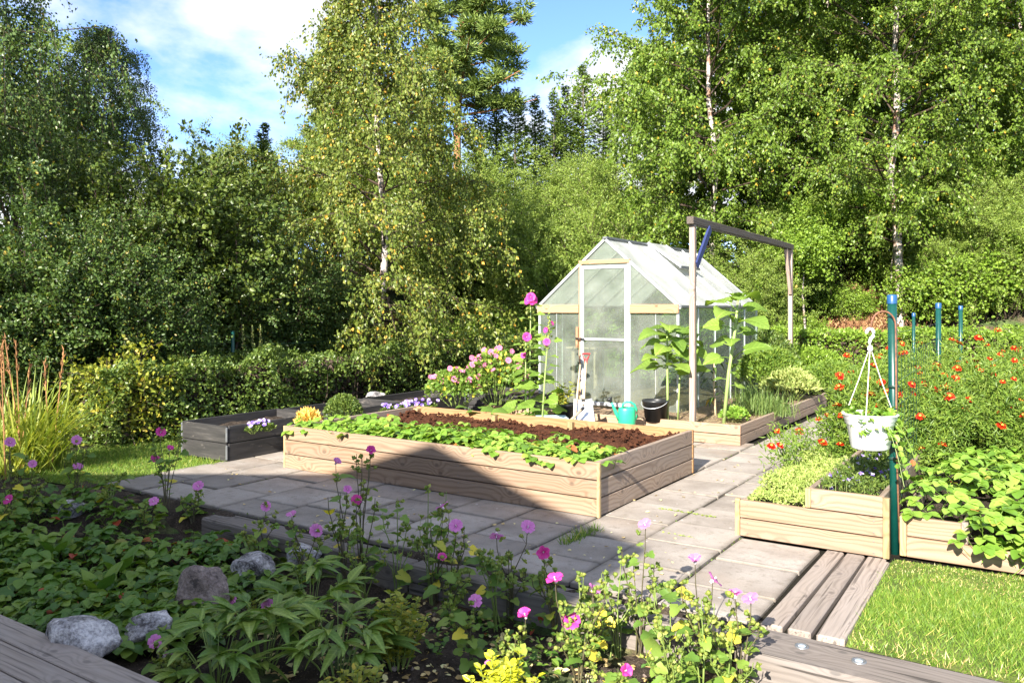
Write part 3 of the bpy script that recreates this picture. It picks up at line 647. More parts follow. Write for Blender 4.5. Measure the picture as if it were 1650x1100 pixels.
# ------------------------------------------------------------------ lawns
r = np.random.default_rng(11)
def lawn(name, poly, n, h, label, dry=0.0, sheet_rect=None, patch=None):
    poly = np.array(poly); lo = poly.min(0); hi = poly.max(0)
    P = r.uniform(lo, hi, (n * 2, 2))
    ins = np.zeros(len(P), bool); j = len(poly) - 1
    for i in range(len(poly)):
        a, b = poly[i], poly[j]
        c = ((a[1] > P[:, 1]) != (b[1] > P[:, 1])) & (P[:, 0] < (b[0] - a[0]) * (P[:, 1] - a[1]) / (b[1] - a[1] + 1e-9) + a[0])
        ins ^= c; j = i
    P = P[ins][:n]
    dens = 0.5 + fbm(P[:, 0] * 3, P[:, 1] * 3, 4) * 1.1
    P = P[r.random(len(P)) < np.clip(dens + 0.35, 0.25, 1)]
    dens = 0.5 + fbm(P[:, 0] * 2.2, P[:, 1] * 2.2, 3)
    z = gz(P[:, 0], P[:, 1]); m = len(P); g = Geo()
    lean = rdir(r, m) * (1, 1, 0) * 0.75 + np.array([0.1, 0.15, 0])
    leaves(g, BLADE, np.stack([P[:, 0], P[:, 1], z + 0.012], -1), lean + (0, 0, 0.8), rdir(r, m), h * r.uniform(0.5, 1.2, m) * np.clip(dens + 0.5, 0.4, 1.3), 0.0042)
    o = obj(name, g.mesh(name, M['straw_bit' if dry else 'grass_blade']), kind='stuff'); o['label'] = label; o['category'] = 'grass'
RL = [(-0.735, 3.72), (2.2, 3.66), (2.2, 5.3), (-0.1, 5.2), (-0.74, 5.17), (-0.78, 5.0)]
LL = [(-9.0, 3.3), (-6.6, 3.6), (-6.48, 4.0), (-6.45, 4.88), (-7.2, 4.86), (-7.3, 8.0), (-8.1, 8.0), (-8.3, 4.4)]
def poly_sheet(name, poly, mat, z):
    me = bpy.data.meshes.new(name); me.from_pydata([(a, b, float(gz(a, b)) * 0 + z) for a, b in poly], [], [list(range(len(poly)))]); me.materials.append(mat); return me
struct('lawn', poly_sheet('lawn', RL, M['turf'], -0.012))
struct('lawn', poly_sheet('lawn', LL, M['turf'], -0.016))
lawn('grass', RL, 90000, 0.042, 'short green lawn grass beside the grey boards')
lawn('dry_grass', [(-0.73, 4.85), (1.9, 4.75), (2.0, 5.25), (-0.1, 5.2), (-0.74, 5.17)], 3500, 0.04, 'dry straw-coloured grass fringe below the stepped bed', dry=1)
lawn('dry_grass', [(-0.73, 3.72), (2.0, 3.67), (2.0, 3.8), (-0.73, 3.86)], 1500, 0.04, 'dry straw-coloured grass fringe along the lit sleeper', dry=1)
lawn('grass', LL, 40000, 0.045, 'sunlit lawn grass beside the black wooden planters')

# ------------------------------------------------------------------ raised beds
def nail_heads(parent, pts, mat):
    for p in pts: obj('nail', nail_me, parent, p)
NAIL_ME = Geo().lathe([(0.0035, -0.002), (0.0035, 0.001), (0.0005, 0.0015)], 8).mesh('nail', M['alu_dark'])
def NAILS(w): return [0.05, w * 0.34, w * 0.62, w - 0.05] if w > 2 else [0.05, w - 0.05]
def raised_bed(t, x0, x1, y0, y1, courses, ph, thick, mats, gap=0.008, posts=True, post_mat=None, z0=0.0, sides='fblr', joints=()):
    """planks of a rectangular bed; t sits at world origin offset (x0, y0)"""
    w, d = x1 - x0, y1 - y0
    for k in range(courses):
        zc = z0 + ph * (k + 0.5)
        hh = ph - gap
        j = lambda: RNG.normal(0, 0.0022)
        if 'f' in sides:
            cuts = [0.0] + list(joints) + [w]
            for a, b in zip(cuts[:-1], cuts[1:]): board('plank', (a + 0.001, thick / 2 + j(), zc), (b - 0.001, thick / 2 + j(), zc), thick, hh, mats[0], t)
        for nx in NAILS(w):
            for nz in (-0.3, 0.3): obj('nail', NAIL_ME, t, (nx, -0.0015, zc + nz * hh), (math.pi / 2, 0, 0))
        if 'b' in sides: board('plank', (0.0, d - thick / 2 + j(), zc), (w, d - thick / 2 + j(), zc), thick, hh, mats[3 if len(mats) > 3 else 0], t)
        if 'r' in sides: board('plank', (w - thick / 2 - 0.004 + j(), thick + 0.002, zc - 0.001), (w - thick / 2 - 0.004 + j(), d - thick - 0.002, zc - 0.001), thick, hh, mats[1], t)
        if 'l' in sides: board('plank', (thick / 2 + 0.004 + j(), thick + 0.002, zc - 0.001), (thick / 2 + 0.004 + j(), d - thick - 0.002, zc - 0.001), thick, hh, mats[2], t)
def soil_patch(t, w, d, z, mat, rough=0.05, rs=7.0, step=0.02, inset=0.03, name='soil', heap=None):
    xs = np.arange(inset, w - inset, step); ys = np.arange(inset, d - inset, step)
    X, Y = np.meshgrid(xs, ys, indexing='ij'); ox, oy = t.location.x, t.location.y
    Z = z + rough * fbm((X + ox) * rs, (Y + oy) * rs, 5) + rough * 0.8 * np.abs(fbm((X + ox) * rs * 3 + 9, (Y + oy) * rs * 3, 3))
    if heap: Z = Z + heap(X, Y)
    return obj(name, sheet(name, X, Y, Z, mat), t, kind='stuff')

BX0, BX1, BY0, BY1, BH = -5.78, -2.60, 5.0, 6.83, 0.385
bed = thing('raised_bed', 'large three-plank larch raised bed filled with strawberries and dark peat', 'raised bed', (BX0, BY0, 0))
ph = BH / 3
raised_bed(bed, BX0, BX1, BY0, BY1, 3, ph, 0.034, [M['wood'], M['wood_side'], M['wood_side'], M['wood_in']])
W, Dp = BX1 - BX0, BY1 - BY0
for (x, y) in ((0.034 + 0.035, 0.034 + 0.035), (W - 0.069, 0.069), (0.069, Dp - 0.069), (W - 0.069, Dp - 0.069), (W * 0.62, Dp - 0.06), (W * 0.34, Dp - 0.06)):
    board('post', (x, y, 0.01), (x, y, BH - 0.02), 0.06, 0.06, M['wood_post'], bed)
board('corner_post', (W + 0.004, 0.012, 0.0), (W + 0.004, 0.012, BH - 0.004), 0.030, 0.022, M['wood_post'], bed, 0.003)
board('corner_post', (-0.013, 0.013, 0.0), (-0.013, 0.013, BH - 0.004), 0.024, 0.024, M['wood_post'], bed, 0.003)
def heapf(X, Y): return 0.05 * sstep((Y - 0.7) / 0.5) * (0.6 + 0.8 * fbm(X * 1.4, Y * 1.4, 2)) - 0.02
soil_patch(bed, W, Dp, 0.285, M['peat'], 0.06, 6.0, 0.018, 0.036, heap=heapf)
# loose clods of peat
ico = np.array([[0, 0, 1], [0.9, 0, 0.1], [0.3, 0.85, 0.2], [-0.7, 0.5, 0.1], [-0.7, -0.5, 0.2], [0.3, -0.85, 0], [0, 0, -0.8]])
icf = np.array([[0, 1, 2], [0, 2, 3], [0, 3, 4], [0, 4, 5], [0, 5, 1], [6, 2, 1], [6, 3, 2], [6, 4, 3], [6, 5, 4], [6, 1, 5]])
def clods(t, n, x0, x1, y0, y1, zf, size, mat, name='clod'):
    g = Geo()
    for i in range(n):
        x, y = RNG.uniform(x0, x1), RNG.uniform(y0, y1)
        g.add(ico * RNG.uniform(0.6, 1.3, ico.shape) * size * RNG.uniform(0.4, 1.3) + (x, y, zf(x, y)), icf)
    return obj(name, g.mesh(name, mat), t, kind='stuff')
def peat_z(x, y): return 0.285 + 0.06 * float(fbm((x + BX0) * 6.0, (y + BY0) * 6.0, 5)) + 0.03 + float(heapf(np.array(x), np.array(y)))
clods(bed, 900, 0.06, W - 0.06, 0.5, Dp - 0.06, peat_z, 0.018, M['peat'], 'clods')

# the bed that holds the greenhouse
GX0, GX1, GY0, GY1, GH = -6.0, -2.70, 8.42, 12.45, 0.22
gbed = thing('raised_bed', 'low two-plank raised bed around the greenhouse with sunflowers and chives', 'raised bed', (GX0, GY0, 0))
raised_bed(gbed, GX0, GX1, GY0, GY1, 2, GH / 2, 0.034, [M['wood'], M['wood_side'], M['wood_side']], sides='fr', joints=(1.4,))
soil_patch(gbed, GX1 - GX0, GY1 - GY0, 0.165, M['mulch'], 0.02, 6.0, 0.04, 0.03)
g = Geo(); n = 900; P = np.stack([r.uniform(2.2, 3.25, n), r.uniform(0.04, 1.6, n), np.full(n, 0.185) + r.uniform(0, 0.02, n)], -1)
leaves(g, NEEDLE, P, rdir(r, n) * (1, 1, 0.12), np.tile([0, 0, 1.0], (n, 1)), r.uniform(0.04, 0.1, n), 0.02)
obj('straw_mulch', g.mesh('straw_mulch', M['straw_bit']), gbed, kind='stuff')

# tiered beds on the right
T = -1.64
tier = thing('raised_bed', 'tiered larch bed with low herbs and a raised corner box', 'raised bed', (T, 5.10, 0))
raised_bed(tier, T, -0.80, 5.10, 8.9, 2, 0.118, 0.034, [M['wood'], M['wood_side'], M['wood_side']], sides='flr')
board('corner_post', (-0.016, 0.018, 0.0), (-0.016, 0.018, 0.236), 0.034, 0.03, M['wood_post'], tier, 0.003)
board('corner_post', (0.855, 0.018, 0.0), (0.855, 0.018, 0.35), 0.036, 0.034, M['wood_post'], tier, 0.003)
board('plank', (0.435, 0.017, 0.297), (0.838, 0.017, 0.297), 0.034, 0.115, M['wood'], tier)
board('corner_post', (0.418, 0.018, 0.238), (0.418, 0.018, 0.354), 0.034, 0.032, M['wood_post'], tier, 0.003)
board('plank', (0.425, 0.036, 0.296), (0.425, 2.6, 0.296), 0.03, 0.115, M['wood_side'], tier)
board('plank', (0.823, 0.036, 0.296), (0.823, 2.6, 0.296), 0.03, 0.115, M['wood_side'], tier)
soil_patch(tier, 0.84, 3.8, 0.19, M['soil'], 0.03, 7, 0.03, 0.04)
obj('upper_soil', sheet('upper_soil', *np.broadcast_arrays(*np.meshgrid(np.linspace(0.44, 0.81, 12), np.linspace(0.035, 2.6, 60), indexing='ij')), 0.27 + 0.03 * fbm(np.meshgrid(np.linspace(0, 4, 12), np.linspace(0, 30, 60), indexing='ij')[0], np.meshgrid(np.linspace(0, 4, 12), np.linspace(0, 30, 60), indexing='ij')[1], 3), M['soil']), tier, kind='stuff')

step = thing('raised_bed', 'stepped larch bed overgrown by strawberries beside the lawn', 'raised bed', (-0.725, 5.22, 0))
board('plank', (0.03, 0.017, 0.055), (1.9, 0.017, 0.055), 0.034, 0.113, M['wood'], step)
board('plank', (0.03, 0.045, 0.17), (0.31, 0.045, 0.17), 0.034, 0.112, M['wood'], step)
board('plank', (0.017, 0.05, 0.055), (0.017, 3.6, 0.055), 0.034, 0.113, M['wood_side'], step)
board('plank', (0.017, 0.05, 0.17), (0.017, 3.6, 0.17), 0.034, 0.112, M['wood_side'], step)
board('corner_post', (0.012, 0.017, 0.0), (0.012, 0.017, 0.232), 0.034, 0.034, M['wood_post'], step, 0.003)
board('corner_post', (0.328, 0.035, 0.114), (0.328, 0.035, 0.236), 0.034, 0.034, M['wood_frame'], step, 0.003)
board('plank', (0.328, 0.06, 0.17), (0.328, 0.5, 0.17), 0.03, 0.112, M['wood_side'], step)
board('corner_post', (0.80, -0.002, 0.0), (0.80, -0.002, 0.135), 0.05, 0.034, M['wood_frame'], step, 0.003)
soil_patch(step, 2.6, 3.6, 0.10, M['soil'], 0.03, 7, 0.05, 0.04, heap=lambda X, Y: 0.07 * sstep((Y - 0.2) / 0.4))

# black collars chained along the hedge
hinge_me = None
def collar(x0, x1, y0, y1, label, courses=2, h=0.168, soil_z=0.24, grp='black planter boxes'):
    t = thing('planter_box', label, 'planter', (x0, y0, 0))
    w, d = x1 - x0, y1 - y0; th = 0.022
    for k in range(courses):
        zc = h * (k + 0.5); hh = h - 0.006
        board('plank', (0.01, th / 2 + RNG.normal(0, .001), zc), (w - 0.01, th / 2, zc), th, hh, M['black'], t)
        board('plank', (0.01, d - th / 2, zc), (w - 0.01, d - th / 2, zc), th, hh, M['black'], t)
        board('plank', (th / 2, 0.025, zc), (th / 2 + RNG.normal(0, .001), d - 0.025, zc), th, hh, M['black'], t)
        board('plank', (w - th / 2, 0.025, zc), (w - th / 2 + RNG.normal(0, .001), d - 0.025, zc), th, hh, M['black'], t)
        for (hx, hy) in ((0.006, 0.004), (w - 0.006, 0.004), (0.006, d - 0.004), (w - 0.006, d - 0.004)):
            board('hinge', (hx, hy, zc - hh * 0.42), (hx, hy, zc + hh * 0.42), 0.020, 0.020, M['alu_dark'], t, 0.007)
    soil_patch(t, w, d, soil_z, M['soil'], 0.03, 7, 0.03, 0.024)
    return t
collar(-7.16, -6.46, 4.89, 6.08, 'black wooden planter box nearest the lawn with small violas')
collar(-7.11, -6.41, 6.115, 7.31, 'black wooden planter box with a round green bush and a dried one')
collar(-7.10, -6.40, 7.35, 8.56, 'black wooden planter box planted with violet pansies')
collar(-6.42, -5.45, 8.64, 9.5, 'weathered black planter box under the pink flowering bush', soil_z=0.28)

# ------------------------------------------------------------------ greenhouse
gx0, gx1, gy0, gy1 = -5.77, -3.76, 9.38, 12.55
gm = (gx0 + gx1) / 2; zb, ze, zr = 0.17, 1.47, 2.335
gh = thing('greenhouse', 'small gabled greenhouse of aluminium and clear twin-wall panels', 'greenhouse', (gm, gy0, 0))
hw = (gx1 - gx0) / 2; ln = gy1 - gy0
def prism(name, poly, y0, y1, mat, parent, loc=(0, 0, 0)):
    """polygon in the XZ plane (convex), extruded from y0 to y1"""
    n = len(poly); V = [(p[0], y0, p[1]) for p in poly] + [(p[0], y1, p[1]) for p in poly]
    F = [list(range(n))[::-1], [n + i for i in range(n)]] + [[i, (i + 1) % n, n + (i + 1) % n, n + i] for i in range(n)]
    me = bpy.data.meshes.new(name); me.from_pydata(V, [], F); me.materials.append(mat); fix_normals(me)
    return obj(name, me, parent, loc)
for sx in (-1, 1):
    board('base_beam', (sx * (hw - 0.03), 0, zb - 0.05), (sx * (hw - 0.03), ln, zb - 0.05), 0.07, 0.09, M['wood_side'], gh)
board('base_beam', (-hw, -0.03, zb - 0.05), (hw, -0.03, zb - 0.05), 0.06, 0.09, M['wood'], gh)
board('base_beam', (-hw, ln - 0.03, zb - 0.05), (hw, ln - 0.03, zb - 0.05), 0.06, 0.09, M['wood_side'], gh)
board('base_beam', (-0.30, -0.12, zb - 0.03), (0.75, -0.12, zb - 0.03), 0.10, 0.05, M['wood'], gh)
slope = lambda x: ze + (zr - ze) * (1 - abs(x) / hw)
dx0, dx1, dz1 = -0.345, 0.325, 2.0
# front wall: corner bars, door jambs, bands
for y in (0.0, ln):
    for sx in (-1, 1): board('corner_bar', (sx * (hw - 0.015), y, zb), (sx * (hw - 0.015), y, ze), 0.03, 0.03, M['alu'], gh, 0.003)
    for sx in (-1, 1):
        a = Vector((sx * (hw + 0.03), y - 0.004, ze - 0.025)); b = Vector((sx * 0.012, y - 0.004, zr - 0.01))
        board('rake_bar', a, b, 0.045, 0.035, M['alu'], gh, 0.003)
for sx, x in ((-1, dx0 - 0.012), (1, dx1 + 0.012)):
    board('door_jamb', (x, -0.006, zb), (x, -0.006, dz1 + 0.02), 0.03, 0.045, M['wood_raw'] if sx < 0 else M['alu'], gh, 0.003)
board('door_header', (dx0 - 0.03, -0.018, dz1 + 0.045), (dx1 + 0.03, -0.018, dz1 + 0.045), 0.03, 0.05, M['wood_raw'], gh, 0.003)
board('wood_band', (-hw - 0.005, -0.03, 1.44), (dx0 - 0.03, -0.03, 1.44), 0.026, 0.11, M['wood_raw'], gh, 0.003)
board('wood_band', (dx1 + 0.03, -0.03, 1.44), (hw + 0.005, -0.03, 1.44), 0.026, 0.11, M['wood_raw'], gh, 0.003)
board('wood_block', (dx0 - 0.045, -0.034, 0.93), (dx0 - 0.045, -0.034, 1.20), 0.05, 0.03, M['wood_raw'], gh, 0.003)
# front wall panels
fl = [(-hw + 0.03, zb), (dx0 - 0.03, zb), (dx0 - 0.03, 1.40), (-hw + 0.03, 1.40)]
fr = [(dx1 + 0.03, zb), (hw - 0.03, zb), (hw - 0.03, 1.40), (dx1 + 0.03, 1.40)]
fl2 = [(-hw + 0.02, 1.40), (dx0 - 0.03, 1.40), (dx0 - 0.03, slope(dx0 - 0.03) - 0.02), (-hw + 0.02, ze - 0.01)]
fr2 = [(dx1 + 0.03, 1.40), (hw - 0.02, 1.40), (hw - 0.02, ze - 0.01), (dx1 + 0.03, slope(dx1 + 0.03) - 0.02)]
ft = [(dx0 - 0.03, dz1 + 0.05), (dx1 + 0.03, dz1 + 0.05), (dx1 + 0.03, slope(dx1 + 0.03) - 0.02), (0, zr - 0.02), (dx0 - 0.03, slope(dx0 - 0.03) - 0.02)]
for poly in (fl, fr, fl2, fr2, ft): prism('wall_panel', poly, -0.004, 0.004, M['poly'], gh)
back = [(-hw + 0.02, zb), (hw - 0.02, zb), (hw - 0.02, ze), (0, zr - 0.02), (-hw + 0.02, ze)]
prism('wall_panel', back, ln - 0.004, ln + 0.004, M['poly'], gh)
for x in (-0.72, 0.70): board('wall_joint', (x, -0.008, zb), (x, -0.008, 1.39), 0.012, 0.006, M['alu'], gh, 0.001)
# door
door = obj('door', fix_normals(Geo().box((dx0, -0.035, zb + 0.02), (dx0 + 0.042, -0.005, dz1), 0.004).box((dx1 - 0.042, -0.035, zb + 0.02), (dx1, -0.005, dz1), 0.004)
           .box((dx0 + 0.042, -0.034, dz1 - 0.045), (dx1 - 0.042, -0.006, dz1), 0.004).box((dx0 + 0.042, -0.034, zb + 0.02), (dx1 - 0.042, -0.006, zb + 0.07), 0.004)
           .box((dx0 + 0.042, -0.034, 1.03), (dx1 - 0.042, -0.006, 1.06), 0.004).mesh('door', M['alu'])), gh)
obj('pane', Geo().box((dx0 + 0.04, -0.022, zb + 0.07), (dx1 - 0.04, -0.014, 1.03)).mesh('pane', M['poly']), door)
obj('pane', Geo().box((dx0 + 0.04, -0.022, 1.06), (dx1 - 0.04, -0.014, dz1 - 0.045)).mesh('pane', M['poly']), door)
obj('handle', Geo().tube([(dx0 + 0.02, -0.036, 1.05), (dx0 + 0.02, -0.07, 1.05), (dx0 - 0.05, -0.075, 1.052)], 0.011, 8).tube([(dx0 + 0.02, -0.07, 1.05), (dx0 + 0.075, -0.07, 1.045)], [0.012, 0.008], 8).mesh('handle', M['black_plastic'], True), door)
for z in (0.4, 1.85): obj('hinge', Geo().tube([(dx1 + 0.005, -0.042, z - 0.05), (dx1 + 0.005, -0.042, z + 0.05)], 0.008, 8).mesh('hinge', M['alu']), door)
# side walls and roof
nb = 5; bw = ln / nb
for sx in (-1, 1):
    x = sx * hw
    board('eave_gutter', (x + sx * 0.015, -0.03, ze - 0.005), (x + sx * 0.015, ln + 0.03, ze - 0.005), 0.05, 0.035, M['alu_dark'], gh, 0.006)
    for k in range(nb + 1):
        y = min(max(k * bw, 0.012), ln - 0.012)
        if 0 < k < nb: board('wall_bar', (x, y, zb), (x, y, ze - 0.02), 0.022, 0.024, M['alu'], gh, 0.002)
        if 0 < k < nb:
            board('roof_bar', (x + sx * 0.02, y, ze + 0.018), (sx * 0.02, y, zr + 0.012), 0.026, 0.022, M['alu'], gh, 0.003)
    for k in range(nb):
        y0, y1 = k * bw + 0.012, (k + 1) * bw - 0.012
        obj('wall_panel', Geo().box((x - 0.004, y0, zb), (x + 0.004, y1, ze - 0.02)).mesh('wall_panel', M['poly']), gh)
        a = np.array([x + sx * 0.015, ze + 0.0]); b = np.array([0, zr]); 
        nrm = np.array([(zr - ze), hw]) / math.hypot(zr - ze, hw) * 0.006
        nrm[0] *= sx
        V = []
        for yy in (y0, y1):
            for q, s in ((a, -1), (b, -1), (b, 1), (a, 1)): V.append((q[0] + s * nrm[0], yy, q[1] + s * nrm[1]))
        me = bpy.data.meshes.new('roof_panel'); me.from_pydata(V, [], [[0, 1, 2, 3], [4, 7, 6, 5], [0, 4, 5, 1], [1, 5, 6, 2], [2, 6, 7, 3], [3, 7, 4, 0]]); me.materials.append(M['poly_roof']); fix_normals(me)
        obj('roof_panel', me, gh)
board('ridge_cap', (0, -0.02, zr + 0.018), (0, ln + 0.02, zr + 0.018), 0.07, 0.03, M['alu_dark'], gh, 0.008)
# roof vent, ajar, on the slope over the bed
vy0, vy1 = 2 * bw, 3 * bw
pa = np.array([0.03, zr + 0.03]); ua = unit(np.array([hw, -(zr - ze)])[None])[0]; lenv = 0.62
pb = pa + ua * lenv + np.array([0.03, 0.05])
V = [(pa[0], vy0, pa[1]), (pb[0], vy0, pb[1]), (pb[0], vy1, pb[1]), (pa[0], vy1, pa[1])]
V += [(a, b, c + 0.012) for a, b, c in V]
me = bpy.data.meshes.new('roof_vent'); me.from_pydata(V, [], [[3, 2, 1, 0], [4, 5, 6, 7], [0, 1, 5, 4], [1, 2, 6, 5], [2, 3, 7, 6], [3, 0, 4, 7]]); me.materials.append(M['poly_roof']); fix_normals(me)
vent = obj('roof_vent', me, gh)
for yy in (vy0, vy1): board('frame_bar', (pa[0], yy, pa[1] + 0.008), (pb[0], yy, pb[1] + 0.008), 0.03, 0.03, M['alu'], vent, 0.003)
board('frame_bar', (pb[0], vy0 - 0.05, pb[1] + 0.004), (pb[0], vy1 + 0.05, pb[1] + 0.004), 0.03, 0.035, M['alu_dark'], vent, 0.003)

# bench with seed trays seen faintly inside
bench = thing('potting_bench', 'slatted wooden bench with plants standing inside the greenhouse', 'bench', (gx0 + 0.35, gy0 + 0.6, 0.17))
for k in range(4): board('slat', (-0.22 + k * 0.13, 0, 0.72), (-0.22 + k * 0.13, 2.3, 0.72), 0.11, 0.025, M['wood_side'], bench)
for x in (-0.2, 0.15):
    for y in (0.1, 2.2): board('leg', (x, y, 0.0), (x, y, 0.70), 0.05, 0.05, M['wood_side'], bench)

# ------------------------------------------------------------------ timber frame (swing frame) by the greenhouse
frame = thing('garden_pergola', 'tall timber goalpost frame with a blue brace beside the greenhouse', 'pergola', (-3.26, 8.52, 0.15))
yb, zt = 4.5, 2.22
board('post', (0, 0, 0), (0.0, 0, zt), 0.062, 0.062, M['wood_frame'], frame, 0.005)
board('post', (-0.12, yb, 0), (-0.12, yb, zt), 0.062, 0.062, M['wood_frame'], frame, 0.005)
board('beam', (0.002, -0.09, zt + 0.035), (-0.12, yb + 0.05, zt + 0.035), 0.08, 0.085, M['wood_dark'], frame, 0.006)
board('brace', (0.035, 0.03, zt - 0.45), (0.03, 0.46, zt - 0.012), 0.028, 0.085, M['blue_paint'], frame, 0.004)
board('brace', (-0.11, yb - 0.04, zt - 0.70), (-0.10, yb - 0.34, zt - 0.012), 0.05, 0.06, M['wood_frame'], frame, 0.004)

# ------------------------------------------------------------------ green poles, nets, hanging basket
def pole(x, y, z1, label, rad=0.026, lean=(0, 0), cap=True, grp=None):
    t = thing('garden_pole', label, 'pole', (x, y, -0.03), group=grp)
    obj('pipe', Geo().tube([(0, 0, 0), (lean[0] * 0.5, lean[1] * 0.5, z1 * 0.5), (lean[0], lean[1], z1)], rad, 14).mesh('pipe', M['pole_green'], True), t)
    if cap: obj('cap', Geo().lathe([(rad * 1.12, z1 - 0.045), (rad * 1.12, z1 + 0.004), (rad * 0.9, z1 + 0.010), (0.0005, z1 + 0.011)], 14, (lean[0], lean[1], 0)).mesh('cap', M['cap_blue'], True), t)
    return t
PX, PY = -0.77, 5.33
mainpole = pole(PX, PY, 1.55, 'tall green pole with blue cap carrying the hanging basket', 0.026, (-0.02, 0.02))
pole(-0.91, 9.0, 1.52, 'green blue-capped pole standing among the red marigolds', 0.025)
pole(-0.98, 12.3, 1.50, 'slimmer looking green pole farther down the marigold row', 0.025)
pole(-1.62, 12.9, 1.40, 'far green pole on the path side of the marigold row', 0.022)
net = thing('wire_net', 'dark green wire net stretched between the poles in the marigolds', 'wire net', (PX, PY, 0))
g = Geo()
nl = 3.68
for z in np.arange(0.25, 1.30, 0.15): obj('wire', Geo().tube([(0, 0.03, z), (-0.07, nl / 2, z - 0.01), (-0.14, nl, z)], 0.0016, 4).mesh('wire', M['wire']), net)
for s in np.arange(0.04, 1, 0.055): obj('wire', Geo().tube([(-0.14 * s, nl * s, 0.22), (-0.14 * s, nl * s, 1.16)], 0.0014, 4).mesh('wire', M['wire']), net)

rod = thing('hook_rod', 'rusty bent rod tied to the green pole holding the basket', 'rod', (PX, PY, 0))
p_hook = on_level(1404, 505, 0.0) if False else None
# the white hook hangs left of the pole
dpole = np.dot(np.array([PX, PY, 0]), FW)
hk = np.array([0, 0, EYE]) + ray(1402, 529) * (dpole - 0.02)
side = np.array([hk[0] - PX, hk[1] - PY])
pts = [(0.027, -0.02, 0.05), (0.012, -0.024, 0.6), (0.008, -0.022, 1.2)]
top = 1.345
for a in np.linspace(0, math.pi, 12):
    f = (1 - math.cos(a)) / 2
    pts.append((0.006 + side[0] * f, -0.022 + (side[1] + 0.022) * f, top + 0.085 * math.sin(a)))
pts.append((side[0], side[1], hk[2] - 0.02))
obj('rod_bar', Geo().tube(pts, 0.0055, 8).mesh('rod_bar', M['rust'], True), rod)
for z in (0.55, 0.98): obj('tie', Geo().lathe([(0.031, z - 0.008), (0.034, z), (0.031, z + 0.008)], 16, (-0.008, 0.004, 0)).mesh('tie', M['wire'], True), rod)
bask = thing('hanging_basket', 'white plastic hanging pot with trailing green plant on the green pole', 'hanging pot', (hk[0], hk[1], hk[2]))
hp = []
for a in np.linspace(-0.35, math.pi * 1.15, 16): hp.append((-0.030 * math.cos(a) * RT[0], -0.030 * math.cos(a) * RT[1], -0.036 + 0.036 * math.sin(a)))
hp = [(q[0], q[1], q[2]) for q in hp[::-1]]
hook_pts = [(0.022 * math.cos(a) * RT[0], 0.022 * math.cos(a) * RT[1], -0.03 + 0.028 * math.sin(a)) for a in np.linspace(math.pi * 1.02, -math.pi * 0.42, 14)] + [(-0.004, -0.003, -0.085), (0, 0, -0.112)]
obj('hook', Geo().tube(hook_pts, [0.007] + [0.0095] * 13 + [0.009, 0.008], 10).lathe([(0.004, -0.10), (0.012, -0.105), (0.016, -0.125), (0.013, -0.135), (0.0005, -0.135)], 14).mesh('hook', M['white_plastic'], True), bask)
pr = 0.152; zrim = -0.512
for k in range(3):
    a = HEAD + (0.12, 2.25, 4.15)[k]
    e = (pr * 0.97 * math.cos(a), pr * 0.97 * math.sin(a), zrim + 0.006)
    obj('cord', Geo().tube([(0.006 * math.cos(a), 0.006 * math.sin(a), -0.125), (e[0] * 0.5, e[1] * 0.5, -0.125 + (zrim + 0.125) * 0.5), e], 0.0028, 6).mesh('cord', M['cord']), bask)
prof = [(0.0005, zrim - 0.205), (0.098, zrim - 0.205), (0.108, zrim - 0.195), (0.132, zrim - 0.06), (0.140, zrim - 0.055), (0.144, zrim - 0.032), (0.150, zrim - 0.028), (0.153, zrim - 0.004), (0.158, zrim - 0.002), (0.158, zrim + 0.006), (0.146, zrim + 0.006), (0.138, zrim - 0.04), (0.0005, zrim - 0.045)]
pot = obj('pot', Geo().lathe(prof, 36).mesh('pot', M['white_plastic'], True), bask)
obj('potting_soil', Geo().lathe([(0.139, zrim - 0.03), (0.07, zrim - 0.022), (0.0005, zrim - 0.018)], 24).mesh('potting_soil', M['soil'], True), pot)

# ------------------------------------------------------------------ garden tools by the greenhouse door
def place(px, d): p = at_range(px, d); return p[0], p[1]
x, y = place(1010, 8.82)
can = thing('watering_can', 'mint green plastic watering can with dark rose', 'watering can', (x, y, 0.185), HEAD, scale=0.92)
obj('body', Geo().lathe([(0.0005, 0), (0.098, 0), (0.104, 0.01), (0.102, 0.17), (0.094, 0.195), (0.085, 0.202), (0.083, 0.195), (0.0005, 0.19)], 28, sx=1.0, sy=0.8).mesh('body', M['can_green'], True), can)
obj('handle', Geo().tube([(-0.05, 0, 0.195), (-0.045, 0, 0.24), (-0.01, 0, 0.265), (0.045, 0, 0.262), (0.09, 0, 0.235), (0.118, 0, 0.17), (0.122, 0, 0.10), (0.100, 0, 0.05)], [0.012, 0.014, 0.014, 0.014, 0.014, 0.013, 0.012, 0.012], 10).mesh('handle', M['can_green'], True), can)
sp = obj('spout', Geo().tube([(-0.085, 0, 0.06), (-0.125, 0, 0.13), (-0.165, 0, 0.225), (-0.185, 0, 0.262)], [0.028, 0.022, 0.016, 0.014], 12).mesh('spout', M['can_green'], True), can)
rose = Geo().lathe([(0.013, -0.02), (0.018, 0.0), (0.042, 0.035), (0.045, 0.042), (0.0005, 0.052)], 18)
obj('rose', rose.mesh('rose', M['black_plastic'], True), sp, (-0.19, 0, 0.27), (0, -0.55, 0))
x, y = place(1056, 9.12)
bucket = thing('bucket', 'empty black plastic bucket beside the watering can', 'bucket', (x, y, 0.18))
obj('body', Geo().lathe([(0.0005, 0.006), (0.112, 0.006), (0.114, 0.0), (0.142, 0.215), (0.150, 0.217), (0.150, 0.238), (0.143, 0.240), (0.141, 0.222), (0.111, 0.016), (0.0005, 0.016)], 32).mesh('body', M['black_plastic'], True), bucket)
